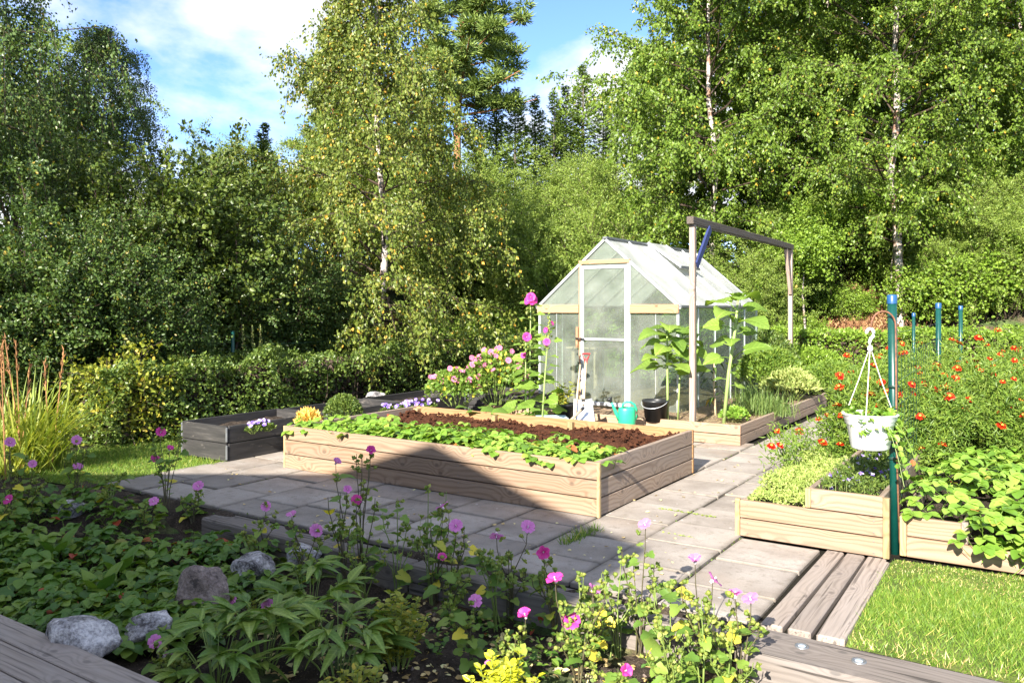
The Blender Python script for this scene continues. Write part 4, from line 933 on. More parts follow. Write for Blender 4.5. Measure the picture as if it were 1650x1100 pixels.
obj('handle', Geo().tube([(0.151 * math.cos(a), -0.02 - 0.14 * math.sin(a), 0.225 - 0.07 * math.sin(a)) for a in np.linspace(0, math.pi, 14)], 0.004, 6).mesh('handle', M['alu'], True), bucket)
x, y = place(908, 9.15)
pp = thing('potted_plant', 'black pot with a small yellow-green leafy plant', 'potted plant', (x, y, 0.18))
obj('pot', Geo().lathe([(0.0005, 0), (0.10, 0), (0.128, 0.17), (0.136, 0.172), (0.136, 0.195), (0.126, 0.195), (0.122, 0.165), (0.0005, 0.16)], 28).mesh('pot', M['black_plastic'], True), pp)
g = Geo(); gs = Geo()
for k in range(12):
    a = RNG.uniform(0, 6.28); e = np.array([0.10 * math.cos(a) * RNG.uniform(.3, 1.2), 0.10 * math.sin(a), 0.2 + RNG.uniform(0.06, 0.24)]); s = np.array([e[0] * .4, e[1] * .4, .16])
    gs.tube([s, (s + e) / 2 + (0, 0, .02), e], 0.003, 4); n = 16; t = RNG.random((n, 1)); Pp = s + (e - s) * t
    leaves(g, LEAF_LONG, Pp, rdir(RNG, n) * (1, 1, .4) + (0, 0, .3), rdir(RNG, n) + (0, 0, 1), 0.06)
obj('stem', gs.mesh('stem', M['stem']), pp); obj('foliage', g.mesh('foliage', M['yellow_leaf']), pp)
x, y = place(880, 8.75)
tray = thing('tray', 'shallow blue-grey plastic tray lying beside the potted plant', 'tray', (x, y, 0.215), HEAD + 0.1)
g = Geo(); hwx, hwy = 0.235, 0.16
V = [(-hwx, -hwy, 0.05), (hwx, -hwy, 0.05), (hwx, hwy, 0.05), (-hwx, hwy, 0.05), (-hwx + .05, -hwy + .05, 0.012), (hwx - .05, -hwy + .05, 0.012), (hwx - .05, hwy - .05, 0.012), (-hwx + .05, hwy - .05, 0.012)]
V2 = [(a * 1.02, b * 1.02, c - 0.012) for a, b, c in V]
g.add(np.array(V + V2), np.array([[0, 1, 5, 4], [1, 2, 6, 5], [2, 3, 7, 6], [3, 0, 4, 7], [4, 5, 6, 7], [9, 8, 12, 13], [10, 9, 13, 14], [11, 10, 14, 15], [8, 11, 15, 12], [15, 14, 13, 12], [0, 8, 9, 1], [1, 9, 10, 2], [2, 10, 11, 3], [3, 11, 8, 0]]))
obj('shell', fix_normals(g.mesh('shell', M['tray_blue'])), tray)
board('rim_lip', (-hwx - .005, -hwy - .006, 0.051), (hwx + .005, -hwy - .006, 0.051), 0.016, 0.010, M['tray_blue'], tray, .003)
board('rim_lip', (-hwx - .005, hwy + .006, 0.051), (hwx + .005, hwy + .006, 0.051), 0.016, 0.010, M['tray_blue'], tray, .003)
# snow-scoop type shovel leaning on the door: red D-grip, pale shaft, bare metal blade
x, y = place(940, 8.9)
sh = thing('shovel', 'metal shovel with pale shaft and red D-grip leaning on the greenhouse door', 'shovel', (x, y, 0.185), HEAD)
tp = np.array([0.065, 0.42, 0.64]); bs = np.array([0.0, 0.02, 0.20])
obj('shaft', Geo().tube([bs, (bs + tp) / 2 + (0, 0.01, 0), tp], [0.017, 0.016, 0.015], 10).mesh('shaft', M['shaft'], True), sh)
gp = tp + np.array([0.006, 0.04, 0.055])
obj('grip', Geo().tube([tp - (0.001, 0.01, 0.02), tp + (0.003, 0.012, 0.02), tp + (0.03, 0.02, 0.055), tp + (0.052, 0.03, 0.095), tp + (-0.04, 0.03, 0.098), tp + (-0.026, 0.02, 0.055), tp + (0.0, 0.012, 0.02)], [0.018, 0.016, 0.010, 0.012, 0.012, 0.010, 0.014], 10).mesh('grip', M['red_plastic'], True), sh)
xs_ = np.linspace(-0.12, 0.12, 9); ts_ = np.linspace(0, 1, 9)
Xb, Tb = np.meshgrid(xs_, ts_, indexing='ij')
Yb = -0.11 + 0.17 * Tb; Zb = 0.015 + 0.21 * Tb + 0.9 * Xb ** 2 + 0.03 * Tb ** 2
Xb = Xb * (0.85 + 0.15 * (1 - Tb))
me = sheet('blade', Xb, Yb, Zb, M['alu']); bl = obj('blade', me, sh); md = bl.modifiers.new('thickness', 'SOLIDIFY'); md.thickness = 0.004
obj('socket', Geo().tube([(0, 0.03, 0.16), (0.004, 0.06, 0.26)], [0.024, 0.019], 10).mesh('socket', M['black_plastic'], True), sh)
x, y = place(928, 8.78)
hoe = thing('hoe', 'hoe with pale wooden shaft and black head resting beside the shovel', 'hoe', (x, y, 0.185), HEAD)
obj('shaft', Geo().tube([(-0.02, -0.05, 0.03), (0.03, 0.2, 0.30), (0.085, 0.46, 0.62)], 0.011, 8).mesh('shaft', M['shaft'], True), hoe)
obj('head', Geo().tube([(-0.02, -0.05, 0.05), (-0.05, -0.09, 0.035), (-0.09, -0.10, 0.02)], [0.013, 0.010, 0.006], 8).box((-0.16, -0.112, 0.0), (-0.085, -0.092, 0.05), .003).mesh('head', M['black_plastic']), hoe)
x, y = place(918, 8.62)
rk = thing('hand_fork', 'short wooden-handled hand fork lying against the tray', 'hand fork', (x, y, 0.2), HEAD)
obj('handle', Geo().tube([(0.14, 0.12, 0.16), (0.03, 0.03, 0.07), (-0.03, -0.02, 0.03)], [0.015, 0.014, 0.012], 8).mesh('handle', M['shaft'], True), rk)
obj('ferrule', Geo().tube([(0.16, 0.135, 0.175), (0.13, 0.11, 0.15)], [0.018, 0.018], 8).mesh('ferrule', M['black_plastic']), rk)
obj('tines', Geo().tube([(-0.03, -0.02, 0.03), (-0.08, -0.04, 0.01)], .004, 5).tube([(-0.03, -0.02, 0.03), (-0.08, -0.07, 0.01)], .004, 5).tube([(-0.03, -0.02, 0.03), (-0.07, -0.10, 0.01)], .004, 5).mesh('tines', M['alu']), rk)

# ------------------------------------------------------------------ boulders in the flower bed
def boulder(px, py, z, w, h, dd, label, mat, seed, lean=0.0):
    import bmesh
    p = on_level(px, py, z)
    bm = bmesh.new(); bmesh.ops.create_icosphere(bm, subdivisions=4, radius=1.0)
    rr = np.random.default_rng(seed); planes = [(unit(rr.normal(size=3)), rr.uniform(0.55, 0.85)) for _ in range(15)]
    for v in bm.verts:
        c = np.array(v.co)
        for nrm, dist in planes:
            e = c @ nrm - dist
            if e > 0: c = c - nrm * e * 0.97
        n_ = float(fbm(c[0] * 2 + seed, c[1] * 2 + c[2] * 1.7, 4)) * 0.22
        c = c * (1 + n_ * 0.9)
        v.co = (c[0] * w + lean * c[2] * w, c[1] * dd, c[2] * h)
    me = bpy.data.meshes.new('boulder'); bm.to_mesh(me); bm.free(); me.materials.append(mat)
    me.polygons.foreach_set('use_smooth', np.ones(len(me.polygons), bool))
    return tag(obj('boulder', me, None, (p[0], p[1], z + h * 0.45), (0, 0, HEAD)), label, 'boulder')
boulder(128, 1062, -0.13, 0.19, 0.15, 0.15, 'pale grey granite boulder at the deck corner', M['rock'], 1)
boulder(245, 1030, -0.13, 0.135, 0.10, 0.12, 'low speckled boulder between the deck stone and the upright brown one', M['rock'], 2)
boulder(330, 985, -0.13, 0.15, 0.19, 0.13, 'upright brown boulder with a pointed top', M['rock_brown'], 3, 0.12)
boulder(402, 935, -0.12, 0.145, 0.13, 0.12, 'grey lichen-spotted boulder behind the upright brown one', M['rock'], 4)
boulder(488, 915, -0.15, 0.14, 0.11, 0.12, 'grey boulder at the foot of the mallow stems', M['rock'], 5)
boulder(105, 832, -0.05, 0.16, 0.10, 0.12, 'small pale stone among the strawberry leaves', M['rock'], 6)
for px, py, w, lab in ((90, 712, 0.28, 'flat grey rockery stone beside the tall grass clump'), (160, 702, 0.22, 'brownish rockery stone at the back of the lawn'), (250, 692, 0.25, 'pale rockery stone next to the black planter')):
    boulder(px, py, -0.02, w, 0.10, w * 0.6, lab, M['rock_brown'] if px == 160 else M['rock'], px)
x, y = place(600, 9.0)
boulder(603, 640, 0.30, 0.17, 0.05, 0.10, 'dark ribbed stone lying in the planter beside the green bush', M['rock'], 21)
# ------------------------------------------------------------------ trees and shrubs
def poly_at(pl, t):
    n = len(pl) - 1; f = t * n; i = np.minimum(f.astype(int), n - 1); u = (f - i)[:, None]
    return pl[i] * (1 - u) + pl[i + 1] * u, unit(pl[i + 1] - pl[i])
def leaf_on(r, segs, n, size, tpl, down=0.6, spread=0.05, up=0.0):
    Ls = np.array([np.linalg.norm(s[-1] - s[0]) + 0.05 for s in segs]); cnt = r.multinomial(n, Ls / Ls.sum())
    Ps, Ts = [], []
    for s, c in zip(segs, cnt):
        if c:
            p, t = poly_at(s, r.uniform(0.1, 1.0, c)); Ps.append(p); Ts.append(t)
    P = np.concatenate(Ps); Tn = np.concatenate(Ts); m = len(P)
    ax = Tn * 0.5 + rdir(r, m) * 0.8 + np.array([0, 0, up - down])
    g = Geo(); leaves(g, tpl, P + r.normal(0, spread, (m, 3)), ax, rdir(r, m), size * r.uniform(0.65, 1.25, m)); return g
def spread_branch(r, gb, segs, p0, d, L, droop, rad, nsec, weep, seclen=0.5, nhang=2, twig_r=0.005, sec_up=0.25):
    s = np.linspace(0, 1, 6)[:, None]; wob = np.cumsum(r.normal(0, 0.03 * L, (6, 3)), 0); wob[0] = 0
    pl = p0 + d * L * s + np.array([0, 0, -1.0]) * droop * L * s ** 2 + wob
    gb.tube(pl, np.linspace(rad, 0.006, 6), 4, False); segs.append(pl[3:])
    for k in range(nsec):
        t = np.array([0.18 + 0.8 * (k + r.random()) / nsec]); p, tn = poly_at(pl, t); p = p[0]; tn = tn[0]
        sd = unit(np.cross(tn, [0, 0, 1.0])); sg = 1 if k % 2 else -1
        d2 = unit(tn * r.uniform(0.4, 0.9) + sd * sg * r.uniform(0.4, 1.0) + np.array([0, 0, r.uniform(-0.1, 1) * sec_up]))
        l2 = L * seclen * (1.15 - 0.6 * t[0]) * r.uniform(0.6, 1.2)
        s2 = np.linspace(0, 1, 4)[:, None]
        p2 = p + d2 * l2 * s2 - np.array([0, 0, 1.0]) * droop * 0.9 * l2 * s2 ** 2
        gb.tube(p2, np.linspace(max(rad * 0.35, 0.006), 0.003, 4), 3, False); segs.append(p2)
        for h in range(nhang):
            q, tq = poly_at(p2, np.array([r.uniform(0.3, 1.0)])); q = q[0]
            d3 = unit(tq[0] * 0.7 + rdir(r, 1)[0] * 0.6 + np.array([0, 0, -weep])); l3 = r.uniform(0.25, 0.6) * (0.6 + 0.5 * L * 0.5)
            p3 = q + d3 * l3 * s2[:3] / s2[2] - np.array([0, 0, 1.0]) * weep * 0.4 * l3 * (s2[:3] / s2[2]) ** 2
            gb.tube(p3, twig_r * 0.6, 3, False); segs.append(p3)
def birch(seed, H, R, c0, nprim, nleaf, leaf, r0=0.085, droop=0.25, weep=0.9, mat='birch_leaf_b', bark='birch_bark', prof=None, lean=0.0, nsec=7, nhang=2, tpl=LEAF2, down=0.7, cnarrow=0.85):
    r = np.random.default_rng(seed); gt, gb, segs = Geo(), Geo(), []
    n = 14; zt = np.linspace(-0.4, H, n); wob = np.cumsum(r.normal(0, 0.05, (n, 2)), 0); wob -= np.linspace(0, 1, n)[:, None] * wob[-1] * 0.6
    tr = np.stack([wob[:, 0] + lean * zt, wob[:, 1], zt], -1); gt.tube(tr, r0 * (1 - 0.93 * np.linspace(0, 1, n)) + 0.006, 9, False)
    for i in range(nprim):
        u = ((i + r.random()) / nprim); t = c0 + (0.985 - c0) * u
        az = i * 2.39996 + r.normal(0, 0.3); el = 0.30 + 0.75 * u + r.normal(0, 0.12)
        w = (prof(u) if prof else math.sin(math.pi * (0.16 + 0.80 * u)) ** cnarrow)
        L = max(0.3, R * w * r.uniform(0.75, 1.25)); p0, _ = poly_at(tr, np.array([(t * H + 0.4) / (H + 0.4)]))
        d = np.array([math.cos(az) * math.cos(el), math.sin(az) * math.cos(el), math.sin(el)])
        spread_branch(r, gb, segs, p0[0], d, L, droop * (1.15 - u), 0.010 + 0.22 * r0 * (1 - t), nsec, weep, nhang=nhang)
    gl = leaf_on(r, segs, nleaf, leaf, tpl, down)
    return {'trunk': gt.mesh('trunk', M[bark], True), 'limb': gb.mesh('limb', M['twig']), 'crown': gl.mesh('crown', M[mat])}
def shrub(seed, H, R, nstem, nleaf, leaf, mat, tpl=LEAF2, up=0.9, nsec=9, droop=0.12, weep=0.2, bark='twig', down=0.1, r0=0.03, seclen=0.4, nhang=2):
    r = np.random.default_rng(seed); gt, gb, segs = Geo(), Geo(), []
    for i in range(nstem):
        az = i * 2.39996; rad = R * math.sqrt((i + 0.5) / nstem); L = H * r.uniform(0.75, 1.05) * (1 - 0.25 * (rad / R) ** 2)
        d = unit(np.array([math.cos(az) * rad / H * 0.8, math.sin(az) * rad / H * 0.8, up])); p0 = np.array([math.cos(az) * rad * 0.3, math.sin(az) * rad * 0.3, -0.1])
        spread_branch(r, gb, segs, p0, d, L, droop, r0, nsec, weep, seclen=seclen, nhang=nhang, sec_up=0.8)
    gt.tube([(0, 0, -0.3), (0.02, 0, H * 0.25), (0.05, 0.03, H * 0.55)], [r0 * 1.4, r0, r0 * 0.5], 7, False)
    gl = leaf_on(r, segs, nleaf, leaf, tpl, down, up=0.1)
    return {'trunk': gt.mesh('trunk', M['bark'], True), 'limb': gb.mesh('limb', M[bark]), 'crown': gl.mesh('crown', M[mat])}
def spruce(seed, H, R, mat='spruce', n_per=9, needle=0.16):
    r = np.random.default_rng(seed); gt, gb, g = Geo(), Geo(), Geo()
    gt.tube([(0, 0, -0.4), (0, 0, H * 0.5), (0, 0, H)], [H * 0.014, H * 0.008, 0.006], 7, False)
    P, A = [], []; z = H * 0.04
    while z < H * 0.985:
        t = z / H; L = R * (1 - t) ** 0.85 + 0.06; nb = n_per if t < 0.8 else 6
        for k in range(nb):
            az = r.uniform(0, 6.283); l = L * r.uniform(0.7, 1.15); up = 0.30 * t + 0.15
            s = np.linspace(0, 1, 5)[:, None]; d = np.array([math.cos(az), math.sin(az), 0])
            pl = np.array([0, 0, z]) + d * l * s + np.array([0, 0, 1.0]) * l * (up * s - 0.55 * (1 - t) * s ** 2 + 0.25 * s ** 3)
            gb.tube(pl, np.linspace(0.015 * (1 - t) + 0.005, 0.003, 5), 3, False)
            m = int(18 * l / needle * 0.30) + 5; p, tn = poly_at(pl, r.uniform(0.1, 1.0, m)); sd = unit(np.cross(tn, [0, 0, 1.0]))
            sg = r.choice([-1, 1], m)[:, None]; q = r.uniform(0, 1, m)[:, None]
            P.append(p + sd * sg * q * 0.22 * l * (1.1 - t) + r.normal(0, 0.02, (m, 3))); A.append(tn * 0.7 + sd * sg * 0.7 + r.normal(0, 0.25, (m, 3)) + np.array([0, 0, -0.15]))
        z += 0.23 * (1.15 - 0.55 * t)
    leaves(g, LEAF_LONG, np.concatenate(P), np.concatenate(A), rdir(r, sum(map(len, P))) * 0.7 + (0, 0, 0.8), needle * r.uniform(0.7, 1.3, sum(map(len, P))), needle * 0.8)
    n = 60; leaves(g, NEEDLE, np.stack([np.zeros(n), np.zeros(n), r.uniform(H * 0.9, H, n)], -1), rdir(r, n) * 0.5 + (0, 0, 0.7), rdir(r, n), 0.12, 0.12)
    return {'trunk': gt.mesh('trunk', M['bark'], True), 'limb': gb.mesh('limb', M['twig']), 'crown': g.mesh('crown', M[mat])}
def pine(seed, H, R, nb=58, c0=0.40):
    r = np.random.default_rng(seed); gt, gb, g = Geo(), Geo(), Geo()
    zt = np.linspace(-0.5, H * 0.97, 10); tr = np.stack([np.cumsum(r.normal(0, 0.06, 10)), np.cumsum(r.normal(0, 0.06, 10)), zt], -1)
    gt.tube(tr, np.linspace(H * 0.014, 0.03, 10), 8, False)
    for i in range(nb):
        u = (i + r.random()) / nb; z = H * (c0 + (0.97 - c0) * u); az = i * 2.4 + r.normal(0, .4); l = R * (1 - 0.62 * u ** 1.5) * r.uniform(0.5, 1.1)
        s = np.linspace(0, 1, 5)[:, None]; d = np.array([math.cos(az), math.sin(az), 0]); p0, _ = poly_at(tr, np.array([(z + .5) / (H * .97 + .5)]))
        pl = p0 + d * l * s + np.array([0, 0, 1.0]) * l * ((0.05 + 0.5 * u) * s + 0.12 * s ** 2); gb.tube(pl, np.linspace(0.05 * (1.1 - u), 0.012, 5), 5, False)
        for c in range(7):
            q, _ = poly_at(pl, np.array([r.uniform(0.3, 1.0)])); q = q[0] + r.normal(0, 0.16, 3) * (1, 1, 0.5) * l * 0.5 + (0, 0, 0.08)
            n = 150; dr = rdir(r, n) * (1, 1, 0.7) + (0, 0, 0.25); P = q + dr * r.uniform(0.02, 0.34, (n, 1)) * (1.1, 1.1, 0.6)
            leaves(g, LEAF_LONG, P, dr, rdir(r, n), 0.19, 0.10)
    return {'trunk': gt.mesh('trunk', M['pine_bark'], True), 'limb': gb.mesh('limb', M['pine_bark'], True), 'crown': g.mesh('crown', M['pine'])}
def plant_tree(name, proto, label, cat, xy, scale=1.0, rot=0.0, group=None, sz=None, zoff=0.0):
    z = float(gz(np.array(xy[0]), np.array(xy[1])))
    t = thing(name, label, cat, (xy[0], xy[1], z + zoff), rot, group); t.scale = (scale, scale, sz or scale)
    for k, me in proto.items(): obj(k, me, t)
    return t

A = birch(101, 8.8, 2.35, 0.10, 74, 76000, 0.062, 0.075, droop=0.34, weep=1.1, mat='birch_leaf_a', prof=lambda u: (0.75 + 0.4 * math.sin(math.pi * min(1, u * 1.5))) * (1 - u) ** 0.75 + 0.08)
B = birch(102, 11.5, 2.9, 0.15, 84, 90000, 0.070, 0.095, droop=0.22, weep=0.7)
C2 = birch(103, 10.0, 2.5, 0.08, 74, 84000, 0.070, 0.075, droop=0.25, weep=0.6, lean=0.02)
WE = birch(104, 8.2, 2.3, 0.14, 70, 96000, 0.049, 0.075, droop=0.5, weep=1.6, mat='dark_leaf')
BF = birch(105, 9.0, 2.4, 0.06, 54, 44000, 0.09, 0.075, droop=0.2, weep=0.5)
SA = shrub(106, 4.6, 1.7, 26, 62000, 0.072, 'sallow_leaf', LEAF_LONG, nsec=10)
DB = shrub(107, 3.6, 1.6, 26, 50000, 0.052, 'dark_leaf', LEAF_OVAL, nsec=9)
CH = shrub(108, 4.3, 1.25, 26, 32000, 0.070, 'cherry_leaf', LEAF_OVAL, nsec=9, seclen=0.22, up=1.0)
SM = shrub(109, 1.5, 0.8, 16, 9000, 0.055, 'bright_hedge', LEAF_OVAL, nsec=8, r0=0.012)
SPR = spruce(110, 8.5, 1.9)
PIN = pine(111, 13.0, 2.6)

plant_tree('birch_tree', A, 'yellowing silver birch with pale trunk behind the left hedge', 'tree', at_range(610, 14.2), 1.0, 0.4)
plant_tree('birch_tree', B, 'tall green silver birch with white trunk behind the marigolds', 'tree', at_range(1452, 17.0), 1.0, 1.2)
plant_tree('birch_tree', C2, 'tall green silver birch rising behind the greenhouse roof', 'tree', at_range(1135, 18.2), 1.12, 2.2)
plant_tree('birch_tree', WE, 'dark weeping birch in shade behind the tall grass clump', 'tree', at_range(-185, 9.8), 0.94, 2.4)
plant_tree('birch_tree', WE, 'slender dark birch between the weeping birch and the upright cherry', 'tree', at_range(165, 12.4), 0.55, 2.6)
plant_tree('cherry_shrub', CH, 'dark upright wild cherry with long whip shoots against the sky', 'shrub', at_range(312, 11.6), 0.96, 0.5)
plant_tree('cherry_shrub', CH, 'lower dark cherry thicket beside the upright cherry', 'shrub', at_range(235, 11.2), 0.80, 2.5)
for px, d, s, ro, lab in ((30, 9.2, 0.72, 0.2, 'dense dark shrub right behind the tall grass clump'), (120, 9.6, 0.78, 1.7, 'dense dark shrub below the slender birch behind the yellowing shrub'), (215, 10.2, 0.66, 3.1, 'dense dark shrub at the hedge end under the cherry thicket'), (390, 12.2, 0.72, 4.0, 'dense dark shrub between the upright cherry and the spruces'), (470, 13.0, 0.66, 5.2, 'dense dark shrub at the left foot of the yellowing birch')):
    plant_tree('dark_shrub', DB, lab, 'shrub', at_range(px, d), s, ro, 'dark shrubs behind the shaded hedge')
plant_tree('spruce_tree', SPR, 'dark shaded spruce between the cherry and the yellowing birch', 'tree', at_range(425, 15.5), 0.42, 0.7)
plant_tree('spruce_tree', SPR, 'small dark spruce low behind the fence beside the yellowing birch', 'tree', at_range(505, 14.5), 0.34, 1.9)
for px, d, s, ro in ((20, 15.5, 1.0, .2), (95, 16.5, .7, 1.1), (385, 19, 0.66, .4), (455, 21, 0.60, 2.0), (330, 22, 0.45, 3.3)):
    plant_tree('sallow_shrub', SA, 'pale bush standing behind the dark thicket of the shaded hedge', 'shrub', at_range(px, d), s, ro, 'pale bushes behind the dark thicket')
plant_tree('pine_tree', PIN, 'tall pine with orange trunk standing above the wood', 'tree', at_range(742, 33), 1.22, 0.4)
plant_tree('pine_tree', PIN, 'pine whose top shows left of the yellowing birch', 'tree', at_range(535, 36), 0.82, 2.2)
plant_tree('pine_tree', PIN, 'pine whose open crown shows between the two green birches', 'tree', at_range(1285, 33), 1.03, 3.4)
for px, d, s, ro in ((800, 36, 0.98, .3), (830, 34, 0.92, 1.2), (862, 38, 0.98, 2.0), (893, 35, 0.92, 2.9), (940, 36, 1.08, 3.8), (775, 33, 0.86, 5), (972, 38, 0.98, 0.9), (912, 39, 1.05, 4.2)):
    plant_tree('spruce_tree', SPR, 'young spruce with pointed top in the row against the white cloud', 'tree', at_range(px, d), s, ro, 'spruces against the cloud')
plant_tree('spruce_tree', SPR, 'tall dark spruce at the wood edge beyond the tall birches', 'tree', at_range(1640, 25), 1.20, 2.6)
for px, d, s, ro in ((845, 19.5, 0.78, .4), (905, 19, 0.82, 1.7), (955, 18.5, 0.9, 2.9), (790, 20.5, 0.78, 3.6), (1010, 21, 0.95, 4.4), (870, 23, 0.82, 5.5), (930, 24, 0.85, 0.2), (735, 22, .85, 2.2), (690, 19, .75, 1.1), (600, 20, .85, .6), (650, 20.5, .9, 1.9), (535, 20, .7, 2.7), (570, 26, .8, 5)):
    plant_tree('sallow_shrub', SA, 'pale green sallow bush in the thicket behind birch and greenhouse', 'shrub', at_range(px, d), s, ro, 'sallows behind the greenhouse')
for px, d, s, ro in ((1060, 22, 0.72, .5), (1230, 20.5, 1.08, 1.4), (1330, 22, 1.06, 2.2), (1390, 24, 1.1, 3.3), (1560, 19.5, 0.98, 4.1), (1640, 18, 0.92, 5.3), (1300, 26, 1.1, .9), (1500, 25, 1.2, 2.7), (1160, 25, 1.05, 3.9), (1590, 27, 1.25, 0.1), (650, 24, .66, 4.4), (575, 22, .5, 5.0)):
    plant_tree('birch_tree', BF, 'green birch filling the wood behind the tall white-trunked birches', 'tree', at_range(px, d), s, ro, 'birches filling the wood')
for px, d, s, ro in ((1215, 17.2, 0.62, .5), (1275, 18.5, 0.62, 1.3), (1345, 19.5, 0.72, 2.6), (1545, 17.5, 0.66, 3.4), (1610, 16.6, 0.66, 4.5), (1400, 21, 0.78, 0.2), (1180, 16.8, .55, 2), (1640, 20, .8, 3), (1490, 21.5, .72, 1), (1500, 17.4, .5, 2), (1575, 17.0, .5, 4), (1620, 16.5, .46, 1), (1665, 16.4, .5, 3), (1535, 16.7, .42, 5)):
    plant_tree('sallow_shrub', SA, 'leafy sapling of the undergrowth on the bank behind the back hedge', 'shrub', at_range(px, d), s, ro, 'undergrowth behind the back hedge')
for px, d, s, ro in ((1330, 18.2, 0.6, .5), (1372, 17.8, 0.55, 1.3), (1408, 18.8, 0.62, 2.6), (1520, 17.6, 0.6, 3.4), (1590, 17.2, .66, 1.0), (1250, 17.0, .7, 2.0), (760, 16.5, .75, .3), (690, 16, .7, 2.3), (820, 17, .8, 4.0), (1485, 17.0, .8, 1.5), (1525, 16.7, 1.0, 5), (1562, 16.7, 1.05, .2), (1600, 16.6, 1.0, 2.2), (1635, 16.6, 1.1, 4), (1665, 16.7, 1.1, 3), (1455, 18.2, .7, .3), (1300, 17.4, .5, 1)):
    plant_tree('low_bush', SM, 'low bright green bush growing on the bank beyond the hedge', 'bush', at_range(px, d), s * 1.2, ro, 'low bushes on the bank')
thin = Geo().tube([(0, 0, -0.3), (0.05, 0, 0.9), (-0.04, 0.03, 1.7), (0.09, 0, 2.9)], [0.03, 0.026, 0.022, 0.010], 8, False).mesh('trunk', M['birch_bark'], True)
for px, d in ((1294, 16.9), (1310, 18.2), (1560, 18.0), (1437, 17.6)):
    t = plant_tree('birch_sapling', {'trunk': thin}, 'thin pale birch sapling stem showing under the leaves', 'tree', at_range(px, d), 0.9, px, 'thin birch stems under the leaves')
    obj('crown', SM['crown'], t, (0, 0, 1.9), (0, 0, px), 1.1)
# dry heather on the bank
r = np.random.default_rng(5); g = Geo()
for px, d, wd in ((1350, 17.6, .9), (1385, 18.2, 1.0), (1425, 17.4, .7), (1490, 18.5, 1.0), (1330, 18.8, .8), (1395, 17.2, .6), (1360, 19.5, .9), (655, 16.8, .9), (675, 17.6, .8)):
    xy = at_range(px, d); n = 1300; q = r.normal(0, wd * 0.4, (n, 2)); P = np.stack([xy[0] + q[:, 0], xy[1] + q[:, 1], gz(xy[0] + q[:, 0], xy[1] + q[:, 1])], -1)
    leaves(g, LEAF_LONG, P + np.array([0, 0, 1]) * r.uniform(0, 0.25, (n, 1)), rdir(r, n) * 0.7 + (0, 0, 0.7), rdir(r, n), 0.10)
o = obj('heather', g.mesh('heather', M['heather']), kind='stuff'); o['label'] = 'dry brown heather covering the bank below the birches'; o['category'] = 'heather'
# meadow grass beyond the far fence post
g = Geo(); n = 5000; P = np.stack([r.uniform(-10.5, -6.5, n), r.uniform(16.0, 21, n)], -1)
leaves(g, BLADE, np.stack([P[:, 0], P[:, 1], gz(P[:, 0], P[:, 1])], -1), rdir(r, n) * (.35, .35, 0) + (0, 0, 1), rdir(r, n), r.uniform(0.25, 0.6, n), 0.022)
o = obj('meadow_grass', g.mesh('meadow_grass', M['reed']), kind='stuff'); o['label'] = 'tall yellowish meadow grass beyond the hedge'; o['category'] = 'grass'

# trees beyond the frame on the left that shade the thicket
for (x, y, s, ro) in ((-11.2, -4.5, 0.95, 0.4), (-13.6, -2.0, 1.0, 2.0), (-16.5, -3.0, 1.2, 4.0)):
    plant_tree('birch_tree', BF, 'garden birch standing beside the house out of view', 'tree', (x, y), s, ro, 'birches beside the house')

# ------------------------------------------------------------------ hedges and fence
def hedge(name, label, x0, x1, y0, y1, h, n, leaf, mat, z0=0.0, tpl=LEAF2, bumpy=0.12):
    r = np.random.default_rng(int(abs(x0 * 100) + n)); t = thing(name, label, 'hedge', ((x0 + x1) / 2, (y0 + y1) / 2, z0))
    w, d = x1 - x0, y1 - y0; faces = np.array([w * h, w * h, d * h, d * h, w * d * 1.2]); pick = r.choice(5, n, p=faces / faces.sum())
    u, v = r.random(n), r.random(n); X = np.where(pick == 2, 0, np.where(pick == 3, 1, u)) * w - w / 2
    Y = np.where(pick == 0, 0, np.where(pick == 1, 1, np.where((pick == 2) | (pick == 3), u, v))) * d - d / 2; Z = np.where(pick == 4, 1, v) * h
    nm = np.zeros((n, 3)); nm[pick == 0, 1] = -1; nm[pick == 1, 1] = 1; nm[pick == 2, 0] = -1; nm[pick == 3, 0] = 1; nm[pick == 4, 2] = 1
    P = np.stack([X, Y, Z], -1)
    b = bumpy * (fbm((P[:, 0] + P[:, 1]) * 2.2, P[:, 2] * 2.2 + P[:, 0] * 1.3, 4) * 1.6)
    P = P + nm * (b - np.abs(r.normal(0, 0.07, n)))[:, None]
    P[:, 2] = np.maximum(P[:, 2], 0.03)
    g = Geo(); leaves(g, tpl, P, nm * 0.35 + rdir(r, n) + (0, 0, 0.25), nm + rdir(r, n) * 0.9, leaf * r.uniform(0.6, 1.3, n))
    obj('foliage', g.mesh('foliage', M[mat]), t)
    gs = Geo(); m = int((w + d) * 16)
    for i in range(m):
        p = np.array([r.uniform(-w / 2 + .1, w / 2 - .1), r.uniform(-d / 2 + .1, d / 2 - .1), 0]); e = p + np.array([r.normal(0, .1), r.normal(0, .1), h * r.uniform(.7, .98)])
        gs.tube([p, (p + e) / 2 + r.normal(0, .04, 3), e], [0.010, 0.007, 0.003], 4, False)
    # leaves deep inside make the hedge opaque
    n2 = n // 3; Pi = np.stack([r.uniform(-w / 2 + .12, w / 2 - .12, n2), r.uniform(-d / 2 + .12, d / 2 - .12, n2), r.uniform(0.05, h - .08, n2)], -1)
    leaves(gs, LEAF_OVAL, Pi, rdir(r, n2), rdir(r, n2), leaf * 1.5)
    obj('stems', gs.mesh('stems', M['twig']), t)
    return t
hedge('hedge', 'clipped leafy hedge along the black planters', -8.95, -8.05, 4.6, 15.0, 0.80, 60000, 0.044, 'hedge_leaf', bumpy=0.26)
hedge('hedge', 'clipped bright green hedge across the back behind the marigolds', -7.6, 4.5, 15.0, 15.9, 1.06, 50000, 0.05, 'bright_hedge')
